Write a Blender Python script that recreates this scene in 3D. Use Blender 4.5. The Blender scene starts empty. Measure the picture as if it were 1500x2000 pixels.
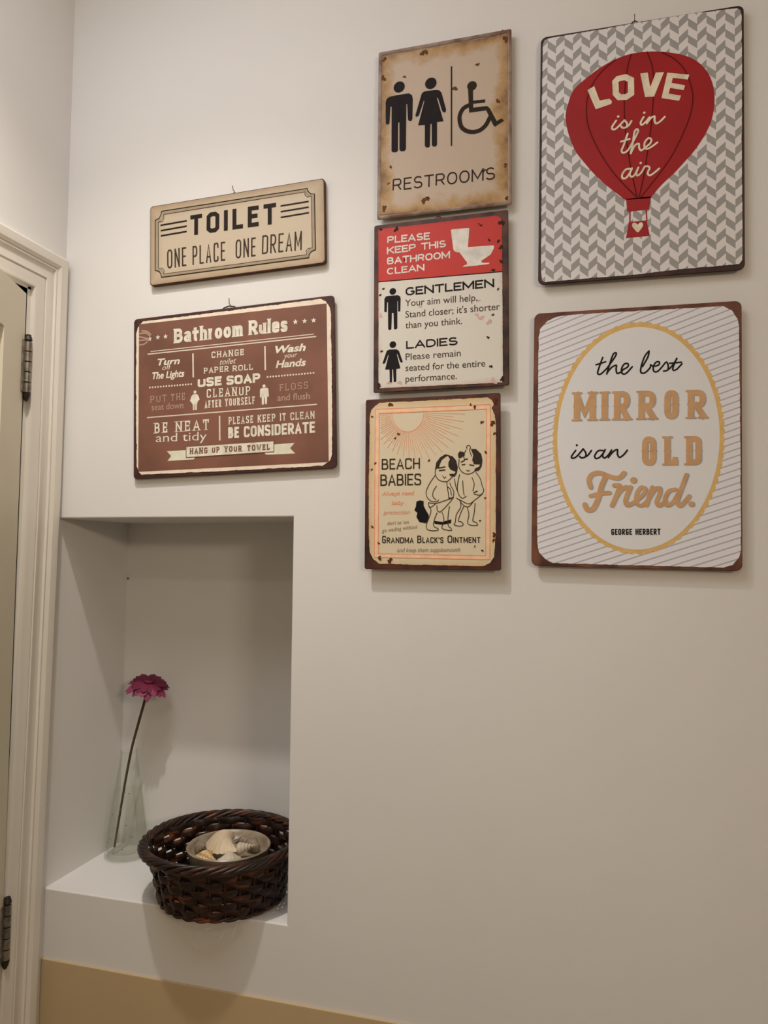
import bpy, bmesh, math, random
from mathutils import Vector, Matrix
random.seed(7)
SC = bpy.context.scene
COL = SC.collection
PI = math.pi

# ------------------------------------------------------------------ camera, light, exposure
cam_data = bpy.data.cameras.new('camera')
cam_data.sensor_fit = 'HORIZONTAL'
cam_data.sensor_width = 36.0
cam_data.lens = 1452.47 / 1500 * 36.0
cam_data.clip_start = 0.02
cam = bpy.data.objects.new('camera', cam_data)
COL.objects.link(cam)
_r = Vector((0.96316828, 0.26876183, 0.00859924))
_u = Vector((0.00752285, -0.05889913, 0.99823559))
_f = Vector((-0.26879411, 0.96140417, 0.05875163))
cam.matrix_world = Matrix(((_r.x, _u.x, -_f.x, 0.0079), (_r.y, _u.y, -_f.y, -1.0), (_r.z, _u.z, -_f.z, 1.5069), (0, 0, 0, 1)))
SC.camera = cam

SC.view_settings.view_transform = 'Standard'
SC.view_settings.look = 'None'
SC.view_settings.gamma = 1.0
SC.view_settings.use_curve_mapping = False
SC.view_settings.exposure = -0.06
SC.cycles.transparent_max_bounces = 32

world = bpy.data.worlds.new('room_world')
SC.world = world
world.use_nodes = True
world.node_tree.nodes['Background'].inputs[0].default_value = (0.02, 0.018, 0.015, 1)
world.node_tree.nodes['Background'].inputs[1].default_value = 1.0


def spot(name, loc, target, power, colour, angle, blend, radius):
    d = bpy.data.lights.new(name, 'SPOT')
    d.energy = power
    d.color = colour
    d.spot_size = math.radians(angle)
    d.spot_blend = blend
    d.shadow_soft_size = radius
    o = bpy.data.objects.new(name, d)
    COL.objects.link(o)
    o.location = loc
    o.rotation_euler = (Vector(target) - Vector(loc)).to_track_quat('-Z', 'Y').to_euler()
    return o


# recessed ceiling downlights: one close to the corner, one further into the room
spot('corner_downlight', (-0.53, -0.48, 2.58), (-0.53, -0.40, 0.0), 38.0, (1.0, 0.92, 0.81), 97.0, 1.0, 0.022)
spot('room_downlight', (-0.10, -1.86, 2.57), (-0.10, -1.70, 0.0), 6.5, (1.0, 0.87, 0.73), 172, 0.5, 0.04)
_d = bpy.data.lights.new('ceiling_fill', 'AREA')  # unseen soft disc under the ceiling, added to fill the front wall
_d.shape = 'DISK'
_d.size = 0.55
_d.energy = 5.2
_d.color = (0.985, 0.97, 1.0)
_o = bpy.data.objects.new('ceiling_fill', _d)
COL.objects.link(_o)
_o.location = (-0.5, -0.7, 2.56)
# unseen area light added by the right-hand wall, fills niche and left wall
_d = bpy.data.lights.new('side_fill', 'AREA')
_d.shape = 'RECTANGLE'
_d.size, _d.size_y = 0.55, 0.14
_d.energy = 12.5
_d.color = (1.0, 0.81, 0.60)
_o = bpy.data.objects.new('side_fill', _d)
COL.objects.link(_o)
_o.location = (1.20, -1.75, 1.95)
_o.rotation_euler = (math.radians(90), 0, math.radians(75))


# ------------------------------------------------------------------ helpers
def lin(c):
    c = c / 255.0
    return c / 12.92 if c <= 0.04045 else ((c + 0.055) / 1.055) ** 2.4


def alb(rgb, ref=(255, 255, 255), wall=1.0):
    """paint colour of a surface that reads rgb where white wall paint reads ref"""
    return tuple(min(0.9, lin(a) / lin(b) * wall) for a, b in zip(rgb, ref)) + (1.0,)


def new_mat(name, colour, rough=0.6, spec=0.3, var=0.0, scale=20.0, metallic=0.0, bump=0.0, bscale=60.0, dark=None):
    m = bpy.data.materials.new(name)
    m.use_nodes = True
    nt = m.node_tree
    b = nt.nodes['Principled BSDF']
    b.inputs['Base Color'].default_value = colour
    b.inputs['Roughness'].default_value = rough
    b.inputs['Specular IOR Level'].default_value = spec
    b.inputs['Metallic'].default_value = metallic
    tc = nt.nodes.new('ShaderNodeTexCoord')
    if var > 0:
        n = nt.nodes.new('ShaderNodeTexNoise')
        n.inputs['Scale'].default_value = scale
        n.inputs['Detail'].default_value = 5
        nt.links.new(tc.outputs['Object'], n.inputs['Vector'])
        r = nt.nodes.new('ShaderNodeValToRGB')
        d = dark if dark else tuple(c * (1 - var) for c in colour[:3]) + (1,)
        r.color_ramp.elements[0].color = d
        r.color_ramp.elements[1].color = colour
        r.color_ramp.elements[0].position = 0.36
        r.color_ramp.elements[1].position = 0.6
        nt.links.new(n.outputs['Fac'], r.inputs['Fac'])
        nt.links.new(r.outputs['Color'], b.inputs['Base Color'])
    if bump > 0:
        n2 = nt.nodes.new('ShaderNodeTexNoise')
        n2.inputs['Scale'].default_value = bscale
        n2.inputs['Detail'].default_value = 6
        nt.links.new(tc.outputs['Object'], n2.inputs['Vector'])
        bp = nt.nodes.new('ShaderNodeBump')
        bp.inputs['Strength'].default_value = bump
        bp.inputs['Distance'].default_value = 0.002
        nt.links.new(n2.outputs['Fac'], bp.inputs['Height'])
        nt.links.new(bp.outputs['Normal'], b.inputs['Normal'])
    return m


class MB:
    """collects plain geometry for one mesh object"""
    def __init__(self):
        self.v, self.f = [], []

    def add(self, verts, faces):
        o = len(self.v)
        self.v += [tuple(p) for p in verts]
        self.f += [[i + o for i in fc] for fc in faces]

    def box(self, a, b):
        (x0, y0, z0), (x1, y1, z1) = a, b
        self.add([(x0, y0, z0), (x1, y0, z0), (x1, y1, z0), (x0, y1, z0), (x0, y0, z1), (x1, y0, z1), (x1, y1, z1), (x0, y1, z1)],
                 [(0, 3, 2, 1), (4, 5, 6, 7), (0, 1, 5, 4), (1, 2, 6, 5), (2, 3, 7, 6), (3, 0, 4, 7)])

    def tube(self, pts, rad, seg=10, closed=False):
        pts = [Vector(p) for p in pts]
        n = len(pts)
        rads = rad if isinstance(rad, (list, tuple)) else [rad] * n
        rings = []
        side = None
        for i, p in enumerate(pts):
            a = pts[(i - 1) % n] if (closed or i > 0) else p
            b = pts[(i + 1) % n] if (closed or i < n - 1) else p
            t = (b - a).normalized()
            if side is None:
                side = t.cross(Vector((0, 0, 1)) if abs(t.z) < 0.9 else Vector((1, 0, 0))).normalized()
            side = (side - t * side.dot(t)).normalized()
            up = t.cross(side)
            rings.append([p + (side * math.cos(2 * PI * k / seg) + up * math.sin(2 * PI * k / seg)) * rads[i] for k in range(seg)])
        verts = [v for r in rings for v in r]
        faces = []
        for i in range(n if closed else n - 1):
            j = (i + 1) % n
            for k in range(seg):
                faces.append((i * seg + k, i * seg + (k + 1) % seg, j * seg + (k + 1) % seg, j * seg + k))
        if not closed:
            faces.append(tuple(range(seg - 1, -1, -1)))
            faces.append(tuple((n - 1) * seg + k for k in range(seg)))
        self.add(verts, faces)

    def lathe(self, prof, seg=48, centre=(0, 0), squash=1.0):
        """prof: list of (r, z) from bottom to top; r = 0 closes"""
        verts, faces, rows = [], [], []
        for r, z in prof:
            if r < 1e-6:
                rows.append([len(verts)])
                verts.append((centre[0], centre[1], z))
            else:
                rows.append(list(range(len(verts), len(verts) + seg)))
                verts += [(centre[0] + r * math.cos(2 * PI * k / seg), centre[1] + r * squash * math.sin(2 * PI * k / seg), z) for k in range(seg)]
        for a, b in zip(rows, rows[1:]):
            for k in range(seg):
                k2 = (k + 1) % seg
                if len(a) == 1 and len(b) == 1:
                    continue
                if len(a) == 1:
                    faces.append((a[0], b[k2], b[k]))
                elif len(b) == 1:
                    faces.append((a[k], a[k2], b[0]))
                else:
                    faces.append((a[k], a[k2], b[k2], b[k]))
        self.add(verts, faces)

    def build(self, name, mat, parent=None, smooth=False, bevel=0.0, loc=None, recalc=True, angle=40):
        me = bpy.data.meshes.new(name)
        me.from_pydata(self.v, [], self.f)
        bm = bmesh.new()
        bm.from_mesh(me)
        if recalc:
            bmesh.ops.recalc_face_normals(bm, faces=bm.faces)
        if bevel > 0:
            bmesh.ops.bevel(bm, geom=[e for e in bm.edges if len(e.link_faces) == 2 and e.calc_face_angle(0) > 0.6], offset=bevel, segments=2, affect='EDGES', profile=0.6)
        bm.to_mesh(me)
        bm.free()
        if smooth:
            for p in me.polygons:
                p.use_smooth = True
            me.set_sharp_from_angle(angle=math.radians(angle))
        me.materials.append(mat)
        o = bpy.data.objects.new(name, me)
        COL.objects.link(o)
        if parent:
            o.parent = parent
        if loc:
            o.location = loc
        return o


def tag(o, label, cat, group=None, kind=None):
    o['label'] = label
    o['category'] = cat
    if group:
        o['group'] = group
    if kind:
        o['kind'] = kind
    return o


def struct(o, label, cat):
    return tag(o, label, cat, kind='structure')


def empty(name, loc, label, cat, group=None):
    o = bpy.data.objects.new(name, None)
    o.empty_display_size = 0.02
    COL.objects.link(o)
    o.location = loc
    return tag(o, label, cat, group)


# ------------------------------------------------------------------ materials of the room
WALL = (0.75, 0.742, 0.73, 1)
M_wall = new_mat('white_wall_paint', WALL, 0.75, 0.2, 0.03, 3.0, bump=0.10, bscale=55)
M_band = new_mat('tan_wall_paint', (0.54, 0.41, 0.24, 1), 0.6, 0.3, 0.04, 4.0, bump=0.08, bscale=60)
M_trim = new_mat('cream_gloss_trim', (0.70, 0.665, 0.60, 1), 0.42, 0.4, 0.03, 8.0, bump=0.05, bscale=30)
M_door = new_mat('cream_door_paint', (0.68, 0.63, 0.50, 1), 0.45, 0.4, 0.03, 5.0, bump=0.05, bscale=40)
M_tile = new_mat('beige_wall_tile', (0.52, 0.46, 0.38, 1), 0.35, 0.4, 0.08, 4)
M_ceiling = new_mat('ceiling_paint', (0.74, 0.72, 0.68, 1), 0.85, 0.1)
M_floor = bpy.data.materials.new('beige_floor_tile')
M_floor.use_nodes = True
_nt = M_floor.node_tree
_bk = _nt.nodes.new('ShaderNodeTexBrick')
_tc = _nt.nodes.new('ShaderNodeTexCoord')
_bk.offset = 0
_bk.inputs['Scale'].default_value = 1.0
_bk.inputs['Brick Width'].default_value = 0.3
_bk.inputs['Row Height'].default_value = 0.3
_bk.inputs['Mortar Size'].default_value = 0.004
_bk.inputs['Color1'].default_value = (0.36, 0.30, 0.22, 1)
_bk.inputs['Color2'].default_value = (0.40, 0.33, 0.25, 1)
_bk.inputs['Mortar'].default_value = (0.3, 0.26, 0.2, 1)
_nt.links.new(_tc.outputs['Object'], _bk.inputs['Vector'])
_nt.links.new(_bk.outputs['Color'], _nt.nodes['Principled BSDF'].inputs['Base Color'])
_nt.nodes['Principled BSDF'].inputs['Roughness'].default_value = 0.35

# ------------------------------------------------------------------ room shell
XL, XR, YF, ZC = -0.812, 1.25, -2.30, 2.60
NX0, NX1, NZ0, NZ1, ND = -0.812, -0.408, 0.989, 1.562, 0.189


def wall_with_niche():
    bm = bmesh.new()
    def v(*p):
        return bm.verts.new(p)
    x1 = XR
    A = [v(NX0, 0, 0), v(NX1, 0, 0), v(x1, 0, 0)]
    B = [v(NX0, 0, NZ0), v(NX1, 0, NZ0), v(x1, 0, NZ0)]
    Cc = [v(NX0, 0, NZ1), v(NX1, 0, NZ1), v(x1, 0, NZ1)]
    D = [v(NX0, 0, ZC), v(NX1, 0, ZC), v(x1, 0, ZC)]
    for lo, hi in ((A, B), (Cc, D)):
        bm.faces.new((lo[0], lo[1], hi[1], hi[0]))
        bm.faces.new((lo[1], lo[2], hi[2], hi[1]))
    bm.faces.new((B[1], B[2], Cc[2], Cc[1]))
    b0, b1, c1, c0 = v(NX0, ND, NZ0), v(NX1, ND, NZ0), v(NX1, ND, NZ1), v(NX0, ND, NZ1)
    sill = bm.faces.new((B[0], B[1], b1, b0))
    bm.faces.new((Cc[0], c0, c1, Cc[1]))
    bm.faces.new((B[1], Cc[1], c1, b1))
    bm.faces.new((B[0], b0, c0, Cc[0]))
    bm.faces.new((b0, b1, c1, c0))
    bmesh.ops.recalc_face_normals(bm, faces=bm.faces)
    es = []
    for e in bm.edges:
        a, b = e.verts
        hole = {B[0], B[1], Cc[1], Cc[0]}
        if a in hole and b in hole and {a, b} != {B[0], Cc[0]}:
            es.append(e)
    bmesh.ops.bevel(bm, geom=es, offset=0.0022, segments=3, affect='EDGES', profile=0.5)
    me = bpy.data.meshes.new('wall_back')
    bm.to_mesh(me)
    bm.free()
    me.materials.append(M_wall)
    o = bpy.data.objects.new('wall_back', me)
    COL.objects.link(o)
    return o


struct(wall_with_niche(), 'white painted wall with signs and a recessed niche', 'wall')


def quad(name, pts, mat, label, cat):
    m = MB()
    m.add(pts, [(0, 1, 2, 3)])
    return struct(m.build(name, mat, recalc=False), label, cat)


DOOR_Y0, DOOR_Y1, DOOR_Z = -0.083, -0.853, 1.906
m = MB()
m.box((XL - 0.10, -0.083 + 0.0, 0), (XL, 0.0, ZC))
m.box((XL - 0.10, DOOR_Y1, DOOR_Z), (XL, -0.083, ZC))
m.box((XL - 0.10, YF, 0), (XL, DOOR_Y1, ZC))
struct(m.build('wall_left', M_wall), 'white wall around the door on the left', 'wall')
quad('wall_right', [(XR, 0, 0), (XR, YF, 0), (XR, YF, ZC), (XR, 0, ZC)], M_tile, 'white side wall right of the signs', 'wall')
quad('wall_front', [(XR, YF, 0), (XL, YF, 0), (XL, YF, ZC), (XR, YF, ZC)], M_tile, 'white wall facing the signs', 'wall')
quad('ceiling', [(XL, 0, ZC), (XR, 0, ZC), (XR, YF, ZC), (XL, YF, ZC)], M_ceiling, 'flat white ceiling', 'ceiling')
quad('floor', [(XL, YF, 0), (XR, YF, 0), (XR, 0, 0), (XL, 0, 0)], M_floor, 'beige tiled floor', 'floor')
# the hall beyond the door
m = MB()
m.box((XL - 0.9, YF, 0.0), (XL - 0.88, 0.1, ZC))
struct(m.build('wall_hall', M_wall), 'dim hall wall beyond the door', 'wall')

# tan dado on the lower wall
m = MB()
m.box((NX0 + 0.0005, -0.0035, 0.0), (XR, 0.0, 0.8852))
struct(m.build('trim_1', M_band, bevel=0.001), 'tan painted band along the bottom of the wall', 'trim')

# ------------------------------------------------------------------ door casing
prof = [(0.0, 0.0), (0.0, 0.0105), (0.0018, 0.0135), (0.005, 0.0150), (0.010, 0.0150), (0.017, 0.0138), (0.0215, 0.0105), (0.0225, 0.0085), (0.0235, 0.0105), (0.0255, 0.0105),
        (0.0270, 0.0075), (0.031, 0.0068), (0.037, 0.0080), (0.043, 0.0100), (0.0455, 0.0105), (0.0465, 0.0075), (0.0478, 0.0075), (0.0488, 0.0098), (0.0535, 0.0092), (0.059, 0.0078), (0.064, 0.0080), (0.067, 0.0070), (0.068, 0.0)]
YO, ZO = -0.0085, 1.9775
stations = []
zlo = 0.0
for d, p in prof:
    lean = lambda z: -0.0125 * max(0.0, (1.60 - z)) / 0.70
    y0 = YO - d
    y3 = DOOR_Y1 - 0.077 + 0.002 + d
    stations.append([(XL + p, y0 + lean(zlo), zlo), (XL + p, y0, 1.60), (XL + p, y0, ZO - d), (XL + p, y3, ZO - d), (XL + p, y3, zlo)])
m = MB()
ns = 5
verts = [q for st in stations for q in st]
faces = []
for i in range(len(stations) - 1):
    for k in range(ns - 1):
        faces.append((i * ns + k, i * ns + k + 1, (i + 1) * ns + k + 1, (i + 1) * ns + k))
m.add(verts, faces)
struct(m.build('trim_2', M_trim, smooth=True, angle=25), 'moulded cream casing around the door', 'trim')
# door lining
m = MB()
m.box((XL - 0.10, -0.083, 0), (XL + 0.001, -0.0765, DOOR_Z + 0.006))
m.box((XL - 0.10, DOOR_Y1, DOOR_Z), (XL + 0.001, -0.0765, DOOR_Z + 0.006))
m.box((XL - 0.10, DOOR_Y1 - 0.006, 0), (XL + 0.001, DOOR_Y1, DOOR_Z + 0.006))
m.box((XL - 0.10, -0.098, 0), (XL - 0.041, -0.0765, DOOR_Z + 0.006))
m.box((XL - 0.10, DOOR_Y1, DOOR_Z - 0.014), (XL - 0.041, -0.0765, DOOR_Z + 0.006))
struct(m.build('trim_3', M_trim), 'cream lining inside the door opening', 'trim')

# ------------------------------------------------------------------ door, ajar
door = empty('door_1', (-0.8075, -0.0885, 0.0), 'cream panelled door standing ajar on the left', 'door')
door['kind'] = 'structure'
door.rotation_euler = (0, 0, math.atan2(-0.925, 0.38))     # local x runs along the leaf, local y towards the room


def door_leaf():
    W, H, T = 0.745, 1.895, 0.038
    panels = [(0.080, 0.34, 1.05, 1.822), (0.405, 0.665, 1.05, 1.822), (0.080, 0.34, 0.20, 0.90), (0.405, 0.665, 0.20, 0.90)]
    xs = sorted({0.002, W} | {a for p in panels for a in p[:2]})
    zs = sorted({0.008, H} | {a for p in panels for a in p[2:]})
    m = MB()
    def is_panel(xa, xb, za, zb):
        return any(abs(p[0] - xa) < 1e-6 and abs(p[1] - xb) < 1e-6 and abs(p[2] - za) < 1e-6 and abs(p[3] - zb) < 1e-6 for p in panels)
    for i in range(len(xs) - 1):
        for j in range(len(zs) - 1):
            xa, xb, za, zb = xs[i], xs[i + 1], zs[j], zs[j + 1]
            if is_panel(xa, xb, za, zb):
                # recessed field with a sloped moulding
                o, y = [(xa, za), (xb, za), (xb, zb), (xa, zb)], 0.0
                rings = []
                for ins, dep in ((0, 0.0), (0.004, -0.012), (0.016, -0.009), (0.024, -0.014), (0.05, -0.007)):
                    rings.append([(xa + ins, dep, za + ins), (xb - ins, dep, za + ins), (xb - ins, dep, zb - ins), (xa + ins, dep, zb - ins)])
                vv = [q for r in rings for q in r]
                ff = []
                for r in range(len(rings) - 1):
                    for k in range(4):
                        ff.append((r * 4 + k, r * 4 + (k + 1) % 4, (r + 1) * 4 + (k + 1) % 4, (r + 1) * 4 + k))
                ff.append(tuple((len(rings) - 1) * 4 + k for k in range(4)))
                m.add(vv, ff)
            else:
                m.add([(xa, 0, za), (xb, 0, za), (xb, 0, zb), (xa, 0, zb)], [(0, 1, 2, 3)])
    # edges and back
    x0, x1, z0, z1 = xs[0], xs[-1], zs[0], zs[-1]
    m.add([(x0, 0, z0), (x1, 0, z0), (x1, 0, z1), (x0, 0, z1), (x0, -T, z0), (x1, -T, z0), (x1, -T, z1), (x0, -T, z1)],
          [(0, 4, 5, 1), (1, 5, 6, 2), (2, 6, 7, 3), (3, 7, 4, 0), (4, 7, 6, 5)])
    return m


door_leaf().build('door_leaf', M_door, door, recalc=False)
M_steel = new_mat('worn_steel', (0.30, 0.27, 0.23, 1), 0.38, 0.5, 0.5, 90, metallic=0.75)
M_dark = new_mat('dark_metal', (0.035, 0.028, 0.022, 1), 0.5, 0.4, 0.3, 60, metallic=0.3)


def hinge(z):
    m = MB()
    y = 0.004
    x = -0.0015
    edges = [0, 0.2, 0.4, 0.6, 0.8, 1.0]
    L = 0.078
    for a, b in zip(edges, edges[1:]):
        m.tube([(x, y, z + L * (a + 0.012)), (x, y, z + L * (b - 0.012))], 0.0058, 14)
    h = m.build('hinge', M_steel, door, smooth=True)
    h['label'] = 'worn steel hinge'
    m = MB()
    m.tube([(x, y, z - 0.006), (x, y, z + L + 0.010)], [0.0042, 0.0042], 12)
    m.tube([(x, y, z + L + 0.002), (x, y, z + L + 0.007), (x, y, z + L + 0.011)], [0.006, 0.005, 0.002], 12)
    m.tube([(x, y, z - 0.012), (x, y, z - 0.007), (x, y, z - 0.001)], [0.002, 0.0045, 0.006], 12)
    m.build('hinge_pin', M_dark, h, smooth=True)
    m = MB()
    m.box((0.001, 0.0004, z), (0.012, 0.0022, z + L))
    m.build('hinge_leaf', M_steel, h)


hinge(1.745)
hinge(0.925)

# ------------------------------------------------------------------ signs: printed artwork, millimetres on each sign's own face
SIGN_PLACE = {
  'toilet': dict(x=-0.5070, z=1.9892, w=0.2893, h=0.1270, tilt=0.0277, front=-0.0085),
  'rules': dict(x=-0.5087, z=1.7513, w=0.3309, h=0.2510, tilt=0.0296, front=-0.007),
  'rest': dict(x=-0.1878, z=2.1069, w=0.1895, h=0.2471, tilt=-0.0003, front=-0.011),
  'please': dict(x=-0.1915, z=1.8551, w=0.1888, h=0.2405, tilt=0.0044, front=-0.012),
  'beach': dict(x=-0.2016, z=1.6069, w=0.1879, h=0.2366, tilt=0.0024, front=-0.014),
  'love': dict(x=0.0700, z=2.0382, w=0.2522, h=0.3426, tilt=-0.0142, front=-0.01),
  'mirror': dict(x=0.0603, z=1.6611, w=0.2527, h=0.3350, tilt=-0.0151, front=-0.01),
}
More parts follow.
